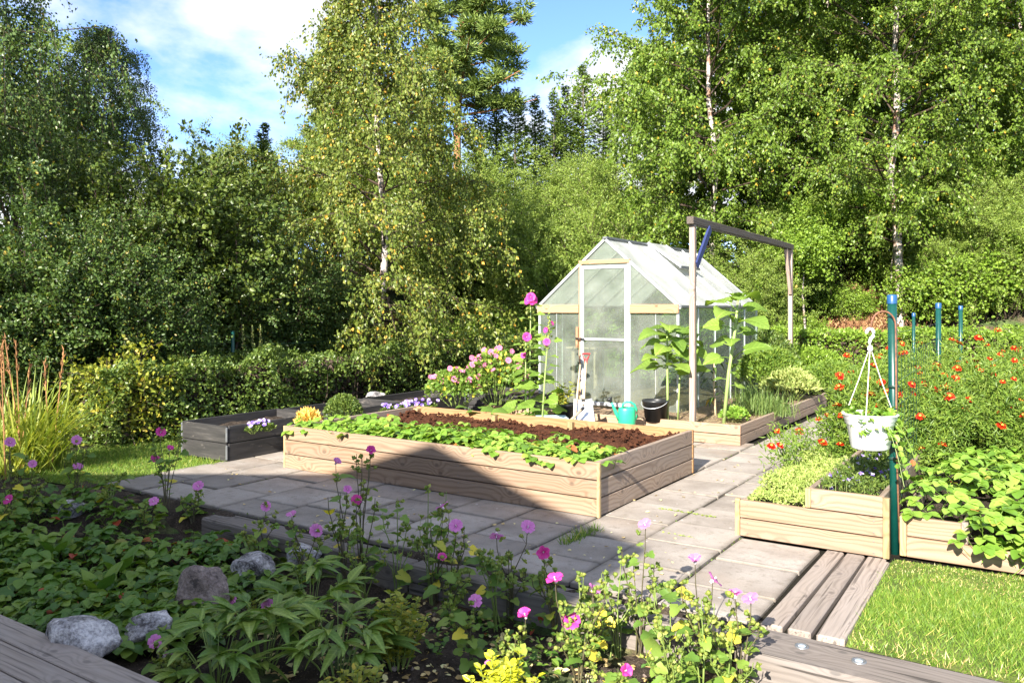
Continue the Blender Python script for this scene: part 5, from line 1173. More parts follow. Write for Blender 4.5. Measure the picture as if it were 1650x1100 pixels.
hedge('hedge', 'bright glossy hedge at the right side behind the strawberries', 0.55, 1.7, 8.6, 14.5, 1.02, 30000, 0.05, 'bright_hedge')
fence = thing('wire_fence', 'green wire fence with thin posts behind the left hedge', 'fence', (-9.15, 6, 0))
for (px, d) in ((375, 10.6), (613, 13.3), (814, 15.4)):
    xy = at_range(px, d); obj('post', Geo().tube([(0, 0, -0.2), (0, 0, 1.15 if px < 800 else 0.98)], 0.024, 10).mesh('post', M['pole_green'], True), fence, (xy[0] + 9.15, xy[1] - 6, 0))
for z in (0.95, 0.72): obj('wire', Geo().tube([(at_range(375, 10.6)[0] + 9.15, at_range(375, 10.6)[1] - 6, z), (at_range(613, 13.3)[0] + 9.15, at_range(613, 13.3)[1] - 6, z), (at_range(814, 15.4)[0] + 9.15, at_range(814, 15.4)[1] - 6, z - .05)], 0.0025, 4).mesh('wire', M['wire']), fence)
bush = plant_tree('yellow_shrub', shrub(120, 1.15, 0.62, 14, 5200, 0.05, 'yellow_leaf', LEAF_OVAL, nsec=7, r0=0.008), 'yellowing small-leaved shrub between grass clump and hedge', 'shrub', at_range(205, 9.0), 1.0, 0)
# rosebay stalks over the hedge
for px in (298, 392, 412, 425):
    xy = at_range(px, 10.9); t = thing('willowherb', 'faded willowherb stalk standing above the shaded hedge', 'plant', (xy[0], xy[1], 0), px, 'willowherb above the hedge'); g = Geo(); r = np.random.default_rng(px)
    obj('stem', Geo().tube([(0, 0, 0), (0.02, 0, 0.7), (0.05, 0.02, 1.22)], [0.008, 0.006, 0.003], 5).mesh('stem', M['stem_dark']), t)
    n = 90; z = r.uniform(0.85, 1.22, n); leaves(g, LEAF_LONG, np.stack([z * .04, z * 0, z], -1), rdir(r, n) + (0, 0, .6), rdir(r, n), 0.10 * (1.35 - z), .05); obj('seed_head', g.mesh('seed_head', M['sage']), t)

# ------------------------------------------------------------------ leaf and flower pieces that are shared
def leaf_sheet(name, mat, L, Wd, nt=6, nc=5, fold=0.25, droop=0.3, serr=0.0, lobes=0, tipp=1.0, heart=0.0, stalk=0.0, sr=0.003, seed=1, wavy=0.0):
    """one leaf: Y is its axis, Z its upper side; optional stalk reaching back"""
    r = np.random.default_rng(seed); t = np.linspace(0, 1, nt); c = np.linspace(-1, 1, nc)
    w = np.sin(np.pi * np.clip(t, 0, 1) ** (0.62 / tipp)) ** 0.75 * Wd / 2; w[0] = Wd * 0.04; w[-1] = Wd * 0.015
    if heart: w[0] = Wd * 0.20; w[1] = max(w[1], Wd * 0.40)
    if lobes: w = w * (1 + 0.22 * np.sin(np.linspace(0, lobes * math.pi * 2, nt)))
    if serr: w = w * (1 + serr * np.where(np.arange(nt) % 2, 1, -1))
    X = np.outer(w, c); Y = np.repeat((t * L)[:, None], nc, 1); 
    if heart: Y = Y - np.outer((1 - t) ** 3, np.abs(c)) * L * heart
    Z = np.abs(X) * fold - droop * L * (Y / L) ** 2 + wavy * L * np.sin(6 * Y / L + 4 * c[None, :] + seed) * np.abs(c)[None, :]
    i = np.arange(nt - 1)[:, None] * nc; j = np.arange(nc - 1)[None, :]; g = Geo()
    g.add(np.stack([X, Y, Z], -1), np.stack([i + j, i + j + 1, i + nc + j + 1, i + nc + j], -1).reshape(-1, 4))
    if stalk: g.tube([(0, -stalk, -stalk * 0.25), (0, -stalk * .5, -stalk * 0.05), (0, 0.01, 0)], sr, 4, False)
    return g.mesh(name, mat, True)
def aim(o, axis, up=(0, 0, 1)):
    """turn an object so that its local Y points along axis and its local Z is near up"""
    y = Vector(axis).normalized(); z = Vector(up); x = y.cross(z)
    if x.length < 1e-4: x = Vector((1, 0, 0))
    x.normalize(); z = x.cross(y)
    o.rotation_euler = Matrix((x, y, z)).transposed().to_euler()
def trifoliate(name, mat, L, seed, stalk=0.09):
    g = Geo(); r = np.random.default_rng(seed)
    for a in (-1.15, 0.0, 1.15):
        nt, nc = 5, 3; t = np.linspace(0, 1, nt); w = np.array([0.06, 0.36, 0.46, 0.38, 0.10]) * L * (1 + r.normal(0, .06)); X = np.outer(w, [-1, 0, 1.0]); Y = np.repeat((t * L)[:, None], nc, 1)
        Z = np.abs(X) * r.uniform(0.2, 0.5) - 0.25 * L * (Y / L) ** 2 + r.normal(0, 0.02) * Y
        x2 = X * math.cos(a) + Y * math.sin(a); y2 = -X * math.sin(a) + Y * math.cos(a); i = np.arange(nt - 1)[:, None] * nc; j = np.arange(nc - 1)[None, :]
        g.add(np.stack([x2, y2 + 0.004, Z], -1), np.stack([i + j, i + j + 1, i + nc + j + 1, i + nc + j], -1).reshape(-1, 4))
    g.tube([(0, -stalk * 0.75, -stalk), (0, -stalk * .2, -stalk * 0.4), (0, 0.004, 0)], 0.0022, 3, False)
    return g.mesh(name, mat, True)
def petal_mesh(name, mat, L, Wd, cup=0.35, notch=0.06, wave=0.05):
    nt, nc = 5, 5; t = np.linspace(0, 1, nt); c = np.linspace(-1, 1, nc); w = Wd / 2 * np.array([0.16, 0.5, 0.82, 1.0, 0.86])
    X = np.outer(w, c); Y = np.outer(t, np.ones(nc)) * L * (1 - 0.10 * np.abs(c)[None] ** 2); Y[-1] -= notch * L * (1 - np.abs(c)) * 0.7; Z = cup * L * (1 - (1 - Y / L) ** 2) * 0.9 + wave * L * np.cos(c * 4)[None] * t[:, None]
    Z[-1] -= 0.05 * L; i = np.arange(nt - 1)[:, None] * nc; j = np.arange(nc - 1)[None, :]
    return Geo().add(np.stack([X, Y, Z], -1), np.stack([i + j, i + j + 1, i + nc + j + 1, i + nc + j], -1).reshape(-1, 4)).mesh(name, mat, True)
PET = {k: petal_mesh('petal', M[k], 0.041, 0.038, wave=0.09, notch=0.12) for k in ('petal_pink', 'petal_hot', 'petal_pale')}
PETB = petal_mesh('petal', M['petal_hot'], 0.055, 0.062, 0.5)
CAL = Geo().lathe([(0.0005, -0.012), (0.006, -0.010), (0.008, 0.0), (0.004, 0.008)], 8).lathe([(0.003, 0.004), (0.0028, 0.016), (0.004, 0.019), (0.0005, 0.022)], 7).mesh('flower', M['pale_column'], True)
POD = Geo().lathe([(0.0005, -0.004), (0.008, 0.0), (0.010, 0.007), (0.006, 0.013), (0.0005, 0.014)], 7)
def flower_head(parent, loc, axis, petals, size=1.0, npet=5, close=0.0):
    f = obj('flower', CAL, parent, loc, (0, 0, 0), size); z = Vector(axis).normalized(); f.rotation_euler = z.to_track_quat('Z', 'Y').to_euler()
    ph = RNG.uniform(0, 6.28)
    for k in range(npet): obj('petal', petals, f, (0, 0, 0.002 * (k % 2)), (close + RNG.normal(0, 0.06), 0, ph + k * 2 * math.pi / npet), 1.0)
    return f

# ------------------------------------------------------------------ strawberries
def straw_kit(mat, L, seed): return [trifoliate('leaf', M[mat], L * s, seed + i) for i, s in enumerate((0.8, 0.95, 1.0, 1.15))]
def strawberry(kit, p, label, group, n, h, spread, r, runner=0.0):
    t = thing('strawberry_plant', label, 'strawberry', p, 0, group)
    for k in range(n):
        a = k * 2.4 + r.normal(0, .4); rr = spread * math.sqrt((k + .5) / n); z = h * r.uniform(0.55, 1.1) * (1 - 0.45 * (rr / spread) ** 2)
        o = obj('leaf', kit[int(r.integers(4))], t, (math.cos(a) * rr, math.sin(a) * rr, z), (0, 0, 0), r.uniform(0.8, 1.2))
        aim(o, (math.cos(a), math.sin(a), r.uniform(-0.25, 0.25)), (r.normal(0, .25) - 0.0, r.normal(0, .25) - 0.12, 1))
    return t
r = np.random.default_rng(31)
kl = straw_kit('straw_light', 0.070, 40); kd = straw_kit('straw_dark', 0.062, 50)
LB = 'strawberry plant in the fringe along the front plank of the big bed'
nb_ = 0
while nb_ < 80:
    u = nb_ / 79; x = BX0 + 0.10 + u * 2.95 + r.normal(0, 0.03); wmax = 0.80 if u < 0.80 else 0.45
    y = BY0 + 0.12 + (0.0 + 0.95 * r.random()) * wmax * (0.5 + 0.5 * r.random()); strawberry(kl, (x, y, 0.285), LB, 'strawberries in the big bed', 8, 0.14, 0.165, r); nb_ += 1
for x, y in ((-2.9, 5.22), (-3.05, 5.3), (-2.82, 5.35)): strawberry(kl, (x, y, 0.285), 'strawberry plant in the bare corner of the big bed', 'corner strawberries', 8, 0.11, 0.11, r)
for k in range(140):
    x = r.uniform(-0.62, 1.6); y = 5.32 + r.random() ** 1.4 * 2.3; z = 0.10 + 0.07 * float(sstep(np.array((y - 5.4) / .4)))
    strawberry(kl, (x, y, z + 0.02), 'strawberry plant in the dense patch spilling over the stepped bed', 'strawberries right of the pole', 10, 0.20, 0.20, r)
for x in np.linspace(-0.35, 0.35, 7): strawberry(kl, (x + r.normal(0, .03), 5.19 + r.normal(0, .02), 0.06), 'strawberry plant hanging over the lower plank above the lawn', 'hanging strawberries', 7, 0.14, 0.12, r)
for k in range(135):
    px = r.uniform(-30, 440); py = r.uniform(815, 1010)
    if py > 930 and px > 330: continue
    p = on_level(px, py, -0.05); z = float(gz(p[0], p[1]))
    if p[1] > 3.42: continue
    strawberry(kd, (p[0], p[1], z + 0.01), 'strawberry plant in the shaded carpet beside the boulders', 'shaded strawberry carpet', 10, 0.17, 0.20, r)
# dock leaves standing up in the carpet
dock = leaf_sheet('leaf', M['straw_dark'], 0.15, 0.09, 7, 5, 0.25, 0.12, stalk=0.1, wavy=0.03)
for px, py in ((190, 900), (160, 930), (90, 880)):
    p = on_level(px, py + 30, -0.1); t = thing('dock_plant', 'dock with a few upright broad leaves in the strawberry carpet', 'weed', (p[0], p[1], float(gz(p[0], p[1]))), 0, 'docks in the carpet')
    for k in range(4): o = obj('leaf', dock, t, (0.04 * math.cos(k * 1.7), 0.04 * math.sin(k * 1.7), 0.14), scale=RNG.uniform(.7, 1.05)); aim(o, (math.cos(k * 1.7) * .6, math.sin(k * 1.7) * .6, 0.8), (-math.cos(k * 1.7), -math.sin(k * 1.7), .5))

# ------------------------------------------------------------------ annual mallows in the flower bed
MLF = [leaf_sheet('leaf', M['mallow_leaf'], 0.050 * s, 0.052 * s, 7, 5, 0.2, 0.25, lobes=1.5, heart=0.22, stalk=0.03, sr=0.0015, seed=i, wavy=0.03) for i, s in enumerate((0.8, 1.0, 1.3))]
def mallow(flowers, y, label, top_extra=0.06, leafn=12, hue='petal_pink', nbr=5, small=1.0):
    """flowers: picture spots of the blooms of one plant; the plant stands on the soil at Y = y"""
    pts = [on_plane_y(fx, fy, y + RNG.normal(0, .02)) for fx, fy in flowers]; pm = np.mean(pts, 0)
    bx = pm[0] + RNG.normal(0, 0.04); z0 = float(gz(bx, y)) + 0.01
    t = thing('mallow_plant', label, 'mallow', (bx, y, z0)); g = Geo(); pods = Geo(); base = np.array([bx, y, z0])
    loc_ends = [(p - base, True) for p in pts]; hmax = max(e[0][2] for e in loc_ends)
    for k in range(nbr):
        a = RNG.uniform(0, 6.28); loc_ends.append((np.array([0.15 * math.cos(a) * RNG.uniform(.3, 1), 0.10 * math.sin(a), hmax * RNG.uniform(0.55, 0.98)]), False))
    spots = []
    for e, fl in loc_ends:
        f = RNG.uniform(0.15, 0.4) if not fl else 0.25; st = np.array([RNG.normal(0, .012), RNG.normal(0, .012), 0]); md = st * .5 + np.array([e[0] * 0.35, e[1] * 0.35, e[2] * 0.55]) + RNG.normal(0, .008, 3)
        pl = np.array([st, md * [.5, .5, .55], md, e * [.9, .9, .82] + md * [.1, .1, .02], e - (0, 0, 0.008)]); g.tube(pl, [0.0042, 0.0036, 0.003, 0.0024, 0.0018], 5, False)
        m = 6 if not fl else 5; q, tn = poly_at(pl, RNG.uniform(0.45, 0.99, m))
        for p_ in q:
            b_ = p_ + RNG.normal(0, 0.016, 3) + (0, 0, 0.012); g.tube([p_, b_], 0.0012, 3, False); pods.add(np.concatenate(POD.V) * RNG.uniform(0.7, 1.25) + b_, np.concatenate(POD.F)); 
            leaves(pods, LEAF_OVAL, np.repeat(b_[None], 4, 0), rdir(RNG, 4) + (0, 0, .5), rdir(RNG, 4), 0.024 * RNG.uniform(.7, 1.2))
        spots += [(p_, tn_) for p_, tn_ in zip(*poly_at(pl, RNG.uniform(0.15, 0.85, 6)))]
    obj('stem', g.mesh('stem', M['stem_dark'] if small >= 1 else M['stem'], True), t); o = obj('seed_pods', pods.mesh('seed_pods', M['pod'], True), t, kind='stuff')
    for k in range(leafn):
        p_, _ = spots[int(RNG.integers(len(spots)))]; a = RNG.uniform(0, 6.28); d_ = (math.cos(a), math.sin(a), RNG.uniform(-.4, .4)); o = obj('leaf', MLF[int(RNG.integers(3))], t, p_ + np.array(d_) * 0.035, scale=RNG.uniform(.75, 1.25)); aim(o, d_, (RNG.normal(0, .3), RNG.normal(0, .3) - .3, 1))
    for (e, fl) in loc_ends:
        if not fl: continue
        tocam = np.array([0, 0, EYE]) - (base + e); ax = unit(np.array([tocam[0], tocam[1], 0])) * RNG.uniform(0.2, 1.0) + RNG.normal(0, .35, 3) + (0, 0, 0.7)
        flower_head(t, e, ax, PET[hue], small * RNG.uniform(0.8, 1.08), close=RNG.choice([0.0, 0.15, 0.5]))
    return t
mallows = [
 ([(15, 713)], 2.75, 'pale mallow beside the tall grass clump', 'petal_pink'), ([(52, 748)], 2.85, 'low mallow with one open lilac bloom near the grass clump', 'petal_pink'),
 ([(123, 709), (125, 752)], 3.25, 'mallow with two small blooms before the lawn', 'petal_pink'), ([(258, 697), (250, 741), (273, 724)], 3.55, 'mallow with three bright blooms in front of the lawn edge', 'petal_hot'),
 ([(14, 805), (-40, 790)], 2.55, 'mallow with a magenta bud low by the grass clump', 'petal_hot'), ([(248, 808)], 3.2, 'short mallow with pale flat bloom beside red strawberry leaves', 'petal_pink'),
 ([(320, 784)], 3.55, 'mallow with one small bloom at the paving edge', 'petal_pink'), ([(429, 816)], 3.35, 'single-stemmed mallow with a pale dark-eyed bloom before the paving', 'petal_pink'),
 ([(508, 855), (470, 830)], 3.3, 'mallow with a nodding side-facing bloom above the boulders', 'petal_pink'), ([(541, 746), (559, 790)], 3.42, 'tall mallow with lilac bloom in front of the big bed', 'petal_pink'),
 ([(597, 727), (574, 806)], 3.48, 'tallest mallow with magenta bloom in front of the big bed', 'petal_hot'), ([(713, 817)], 3.5, 'mallow with a half-open bloom near the bed middle', 'petal_pink'),
 ([(735, 848)], 3.45, 'slim mallow with one full pink bloom over the slabs', 'petal_pink'), ([(712, 900)], 3.3, 'small mallow with magenta bud beside the sleeper', 'petal_hot'),
 ([(850, 850), (800, 860)], 3.5, 'budding mallow without open blooms rising over the sleeper', 'petal_pink'), ([(876, 888)], 3.48, 'mallow with a small magenta bloom among green pods', 'petal_hot'),
 ([(766, 968)], 2.95, 'low mallow with pink bloom beside the golden shrub', 'petal_pink'), ([(847, 993)], 2.95, 'low mallow with a nodding magenta bloom above bare soil', 'petal_hot'),
 ([(920, 1001), (895, 935)], 3.05, 'bushy low mallow with pink bloom in the soil strip', 'petal_hot'), ([(955, 951)], 3.3, 'mallow with the widest flat pink bloom by the sleeper', 'petal_pink'),
 ([(1040, 846)], 3.5, 'mallow with a bright pink bloom against the sunlit slabs', 'petal_pink'), ([(1148, 935), (1120, 905)], 3.35, 'sunlit yellow-green mallow with a fading bloom', 'petal_pink'),
 ([(1210, 966), (1185, 960)], 3.3, 'sunlit mallow at the end of the bed beside the boards', 'petal_pink'), ([(1007, 1080)], 2.95, 'low mallow with a pink bloom on the sunlit soil', 'petal_hot'),
 ([(795, 1066)], 2.62, 'mallow bloom poking through the golden shrub', 'petal_pink'), ([(250, 1033), (265, 1055)], 2.15, 'small mallow with a lilac bloom beside the low boulder', 'petal_pink'),
 ([(433, 977), (372, 967)], 2.75, 'mallow with lilac blooms among the peony leaves', 'petal_pink')]
for fl, y, lab, hue in mallows: mallow(fl, y, lab, hue=hue, leafn=15, nbr=4)
for i, (px, py, y, lab) in enumerate(((640, 800, 3.42, 'leafy mallow in seed beside the tall magenta one'), (690, 780, 3.5, 'dark podded mallow before the shaded bed planks'), (580, 840, 3.3, 'podded mallow with yellowing leaves above the boulders'), (1000, 900, 3.45, 'podded mallow between the pink blooms over the slabs'), (1130, 960, 3.15, 'sunlit podded mallow in front of the sleeper end'), (1080, 930, 3.3, 'sunlit podded mallow with yellow leaves over the soil'), (1065, 1000, 3.0, 'short sunlit mallow in seed on the bare soil'), (1180, 1000, 3.2, 'short sunlit mallow in seed near the end of the boards'), (790, 880, 3.4, 'slender podded mallow over the sleeper joint'), (940, 930, 3.4, 'podded mallow beside the widest pink bloom'), (180, 760, 3.3, 'podded mallow in front of the left lawn'))):
    p = on_plane_y(px, py, y); t = mallow([(px, py)], y, lab, leafn=14, nbr=4, small=0.9)
    for ch in list(t.children):
        if ch.name.startswith('flower'):
            for q in list(ch.children): bpy.data.objects.remove(q)
            bpy.data.objects.remove(ch)

# ------------------------------------------------------------------ peonies, golden shrubs
PEO = [leaf_sheet('leaf', M['peony_leaf'], 0.13 * s, 0.042 * s, 6, 3, 0.35, 0.35, stalk=0.02, sr=0.002, seed=i) for i, s in enumerate((0.8, 1.0, 1.2))]
def peony(px, py, z, n, label, sc=1.0):
    p = on_level(px, py, z); z0 = float(gz(p[0], p[1])); t = thing('peony', label, 'peony', (p[0], p[1], z0)); g = Geo()
    for k in range(n):
        a = k * 2.4; e = np.array([math.cos(a) * 0.20 * math.sqrt((k + .5) / n), math.sin(a) * 0.20 * math.sqrt((k + .5) / n), RNG.uniform(0.16, 0.34) * (1.1 - .4 * k / n)]) * sc
        g.tube([(e[0] * .2, e[1] * .2, 0), e * (.6, .6, .6), e], [0.004, 0.003, 0.002], 4, False)
        for j in range(5):
            b = a + (j - 2) * 0.55 + RNG.normal(0, .15); o = obj('leaf', PEO[int(RNG.integers(3))], t, e, scale=sc * RNG.uniform(.8, 1.15)); aim(o, (math.cos(b), math.sin(b), RNG.uniform(-.2, .75)), (RNG.normal(0, .2), RNG.normal(0, .2), 1))
    obj('stem', g.mesh('stem', M['stem'], True), t)
peony(425, 1075, -0.18, 20, 'peony with glossy pointed leaves beside the brown boulder'); peony(500, 1010, -0.18, 18, 'peony foliage at the foot of the tall mallows'); peony(545, 1095, -0.18, 18, 'peony foliage between boulders and golden shrub'); peony(350, 1110, -0.18, 16, 'low peony foliage in front of the low boulder', .9)
def golden(px, py, y, h, nst, label, mat='euonymus', R=0.12):
    p = on_plane_y(px, py, y); z0 = float(gz(p[0], y)); t = thing('golden_shrub', label, 'shrub', (p[0], y, z0)); g, gs = Geo(), Geo()
    for k in range(nst):
        a = k * 2.4; rr = R * math.sqrt((k + .5) / nst); e = np.array([math.cos(a) * rr, math.sin(a) * rr, h * RNG.uniform(.6, 1.0) * (1 - .35 * (rr / R))]); pl = np.array([e * (.3, .3, 0), e * (.6, .6, .5), e]); gs.tube(pl, [0.004, 0.003, 0.002], 4, False)
        n = int(26 * e[2] / 0.3) + 6; q, tn = poly_at(pl, np.linspace(0.25, 1, n)); az = np.arange(n) * 1.57 + a; side_ = np.stack([np.cos(az), np.sin(az), np.full(n, .5)], -1)
        leaves(g, LEAF_OVAL, q, side_ + RNG.normal(0, .2, (n, 3)), np.tile([0, 0, 1.0], (n, 1)) + RNG.normal(0, .3, (n, 3)), 0.034 * RNG.uniform(.7, 1.2, n))
    obj('stem', gs.mesh('stem', M['stem'], True), t); obj('foliage', g.mesh('foliage', M[mat]), t)
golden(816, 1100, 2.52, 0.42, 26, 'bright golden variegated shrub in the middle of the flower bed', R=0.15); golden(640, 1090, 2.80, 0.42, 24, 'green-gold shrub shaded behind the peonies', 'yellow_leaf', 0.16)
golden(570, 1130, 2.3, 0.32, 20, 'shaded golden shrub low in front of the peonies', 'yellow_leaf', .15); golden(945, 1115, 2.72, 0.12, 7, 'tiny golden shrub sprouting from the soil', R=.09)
# leaves scattered on the soil and small weeds
r = np.random.default_rng(61); g = Geo(); n = 900; px = r.uniform(420, 1240, n); py = r.uniform(960, 1110, n)
P = np.array([on_level(a, b, -0.18) for a, b in zip(px, py)]); P[:, 2] = gz(P[:, 0], P[:, 1]) + 0.02; ok = P[:, 1] < 3.5
leaves(g, LEAF_OVAL, P[ok], rdir(r, ok.sum()) * (1, 1, .2), rdir(r, ok.sum()) * .4 + (0, 0, 1), r.uniform(.015, .045, ok.sum())); o = obj('leaf_litter', g.mesh('leaf_litter', M['straw_bit']), kind='stuff'); o['label'] = 'dry fallen leaves and chips on the flower bed soil'; o['category'] = 'leaf litter'
g = Geo(); n = 1500; px = r.uniform(560, 1180, n); py = r.uniform(970, 1110, n); P = np.array([on_level(a, b, -0.18) for a, b in zip(px, py)]); keep = (fbm(P[:, 0] * 3, P[:, 1] * 3, 3) > 0.02) & (P[:, 1] < 3.5); P = P[keep]; P[:, 2] = gz(P[:, 0], P[:, 1]) + r.uniform(.02, .10, len(P))
leaves(g, LEAF_OVAL, P, rdir(r, len(P)) * (1, 1, .4), rdir(r, len(P)) * .5 + (0, 0, 1), r.uniform(.02, .05, len(P))); o = obj('ground_cover', g.mesh('ground_cover', M['straw_dark']), kind='stuff'); o['label'] = 'low green weeds between the mallow stems'; o['category'] = 'weeds'
g = Geo()
for i in range(160):
    p = on_level(r.uniform(500, 1230), r.uniform(970, 1105), -0.18)
    if p[1] < 3.45: g.add(ico * r.uniform(.5, 1.3, ico.shape) * r.uniform(.006, .022) + (p[0], p[1], float(gz(p[0], p[1])) + .015), icf)
o = obj('pebbles', g.mesh('pebbles', M['rock_brown']), kind='stuff'); o['label'] = 'small stones and clods scattered on the flower bed soil'; o['category'] = 'pebbles'
# ------------------------------------------------------------------ tall grass clump by the lawn
r = np.random.default_rng(71)
xy = at_range(45, 7.3)
gc = thing('grass_clump', 'tall arching ornamental grass clump with reddish seed stalks', 'ornamental grass', (xy[0], xy[1], -0.03)); g = Geo(); gs = Geo()
lean0 = RT * 0.25
def arc_blade(g, p0, d, L, droop, w, n=7):
    s = np.linspace(0, 1, n)[:, None]; pl = p0 + d * L * s - np.array([0, 0, 1.0]) * droop * L * s ** 2.2; tn = unit(np.gradient(pl, axis=0)); sd = unit(np.cross(tn, [0.02, 0.01, 1.0])); ww = w * np.concatenate([[0.6], np.full(n - 3, 1.0), [0.6, 0.06]])[:, None]
    V = np.concatenate([pl - sd * ww / 2, pl + sd * ww / 2]); i = np.arange(n - 1); g.add(V, np.stack([i, i + n, i + n + 1, i + 1], -1))
for k in range(520):
    p0 = np.array([r.normal(0, .14), r.normal(0, .14), 0]); az = r.uniform(0, 6.28); out = np.array([math.cos(az), math.sin(az), 0]) * r.uniform(.05, .75) + lean0 * r.uniform(0.2, 1.5)
    arc_blade(g, p0, unit(out + np.array([0, 0, 1.0])), r.uniform(0.7, 1.25), r.uniform(.15, .6), 0.013)
for k in range(10):
    p0 = np.array([r.normal(0, .16), r.normal(0, .16), 0]); d = unit(np.array([r.normal(0, .16), r.normal(0, .12), 1])); L_ = r.uniform(.9, 1.22); gs.tube([p0, p0 + d * L_ * .5, p0 + d * L_], [.006, .005, .004], 5); n = 14; q = p0 + d * L_ * r.uniform(.72, 1.0, (n, 1)); leaves(gs, LEAF_LONG, q, d + rdir(r, n) * .4, rdir(r, n), .07, .03)
obj('blades', g.mesh('blades', M['reed']), gc, kind='stuff'); obj('seed_stalks', gs.mesh('seed_stalks', plain_mat('rusty_stalk', (0.34, 0.17, 0.07), .7, 0, .3, 20)), gc)

# ------------------------------------------------------------------ sunflowers in the greenhouse bed
SUL = [leaf_sheet('leaf', M['sunflower_leaf'], 0.20 * s, 0.185 * s, 11, 7, 0.12, 0.38, serr=0.05, heart=0.16, stalk=0.13, sr=0.005, seed=i, wavy=0.05) for i, s in enumerate((0.7, 0.9, 1.1))]
def sunflower(px, d, h, nl, label, lean=(0, 0), big=1.0, rad=0.016, top=True, cluster=False):
    xy = at_range(px, d); t = thing('sunflower', label, 'sunflower', (xy[0], xy[1], 0.17)); pl = np.array([(0, 0, -.02), (lean[0] * .35, lean[1] * .35, h * .4), (lean[0] * .8, lean[1] * .8, h * .75), (lean[0], lean[1], h)])
    obj('stem', Geo().tube(pl, [rad, rad * .95, rad * .8, rad * .5], 9).mesh('stem', M['sun_stem'], True), t)
    for k in range(nl):
        u = 0.22 + 0.78 * (k + .3) / nl if not cluster else 0.42 + 0.58 * (k + .3) / nl
        p, _ = poly_at(pl, np.array([u])); a = k * 2.4 + 0.7; el = 0.25 + 0.45 * u; di = np.array([math.cos(a), math.sin(a), el]); st = 0.13 * big * RNG.uniform(.8, 1.15)
        i = min(2, int(u * 3)) if not cluster else int(RNG.integers(1, 3)); sc = big * RNG.uniform(.8, 1.12) * (0.65 if u < .4 else 1.0)
        o = obj('leaf', SUL[i], t, p[0] + unit(di) * 0.13 * sc, scale=sc); aim(o, di * (1, 1, .1) + RNG.normal(0, .15, 3), (-FW[0] * .45 + RNG.normal(0, .25), -FW[1] * .45 + RNG.normal(0, .25), 1))
    for k in range(5):
        a = k * 1.256; o = obj('leaf', SUL[0], t, pl[-1] + np.array([math.cos(a), math.sin(a), .6]) * 0.05, scale=.55 * big); aim(o, (math.cos(a), math.sin(a), .9), (-math.cos(a) * .5, -math.sin(a) * .5, 1))
sunflower(1166, 9.05, 1.38, 17, 'tall sunflower not yet in bloom with thick pale stem', (0.13, 0.10), 1.3, .021)
sunflower(1076, 9.15, 1.02, 16, 'shorter leafy sunflower between the bucket and the timber post', (0.0, -.02), 1.2, .014, cluster=True)
sunflower(1092, 9.35, 1.0, 13, 'second leafy sunflower tucked behind the timber post', (0.05, .02), 1.1, .012, cluster=True)
# withered corn-like stalk
xy = at_range(1153, 9.7); t = thing('withered_plant', 'half withered stalk with drooping leaves beside the tall sunflower', 'plant', (xy[0], xy[1], .17))
obj('stem', Geo().tube([(0, 0, 0), (-.02, 0, .35), (-.02, 0, .75)], [.016, .012, .006], 7).mesh('stem', M['shaft'], True), t); g = Geo()
for k in range(14): arc_blade(g, np.array([-.02, 0, .08 + .045 * k]), unit(np.array([math.cos(k * 2.4), math.sin(k * 2.4), 1.0])), .3, .9, .035)
obj('leaves', g.mesh('leaves', M['dark_leaf']), t)
def clump(name, label, cat, px, d, z, n, L, spread, mat, w=.005, droop=.4, lean=.5):
    xy = at_range(px, d); t = thing(name, label, cat, (xy[0], xy[1], z)); g = Geo(); r = np.random.default_rng(int(px * 7 + n))
    for k in range(n):
        az = r.uniform(0, 6.28); arc_blade(g, np.array([r.normal(0, spread), r.normal(0, spread), 0]), unit(np.array([math.cos(az) * r.uniform(0, lean), math.sin(az) * r.uniform(0, lean), 1])), L * r.uniform(.6, 1.1), r.uniform(.1, droop), w, 6)
    obj('blades', g.mesh('blades', M[mat]), t, kind='stuff')
clump('chives', 'grassy chive clump overhanging the plank behind the sunflower', 'herb', 1232, 9.75, .17, 420, .48, .13, 'chive', .006, .7, .75)
clump('chives', 'smaller chive clump beside the greenhouse wall', 'herb', 1205, 10.2, .17, 260, .5, .11, 'chive', .006, .6, .6)
clump('chives', 'overhanging chive tuft at the edge of the side plank', 'herb', 1262, 9.6, .17, 120, .42, .06, 'chive', .006, 1.1, .9)
def herb(name, label, cat, x, y, z, R, h, n, leaf, mat, tpl=LEAF_LONG, up=.5, stems=30, dome=True):
    t = thing(name, label, cat, (x, y, z)); r = np.random.default_rng(int(abs(x * 1000) + n)); g, gs = Geo(), Geo()
    a = r.uniform(0, 6.28, n); q = np.sqrt(r.random(n)) * R; top = h * np.sqrt(np.clip(1 - (q / R) ** 2 * .8, 0, 1)) if dome else h * np.ones(n); P = np.stack([np.cos(a) * q, np.sin(a) * q, top * (1 - np.abs(r.normal(0, .22, n)))], -1); P[:, 2] = np.maximum(P[:, 2], .01)
    leaves(g, tpl, P, unit(P * (1, 1, .3)) * .6 + rdir(r, n) * .7 + (0, 0, up), rdir(r, n) + (0, 0, .8), leaf * r.uniform(.6, 1.3, n))
    for k in range(stems):
        j = int(r.integers(n)); e = P[j]; gs.tube([e * (.3, .3, 0), e * (.7, .7, .6), e], [.004, .003, .0015], 4, False)
    obj('stem', gs.mesh('stem', M['stem']), t); obj('foliage', g.mesh('foliage', M[mat]), t); return t
xy = at_range(1175, 9.15); herb('parsley', 'bright green parsley at the foot of the tall sunflower', 'herb', xy[0] + .06, xy[1], .17, .15, .16, 700, .04, 'straw_light', LEAF_OVAL)
xy = at_range(1285, 11.2); herb('sage_bush', 'pale green sage bush inside the side plank of the greenhouse bed', 'herb', xy[0] - .1, xy[1], .17, .38, .42, 1600, .075, 'sage')
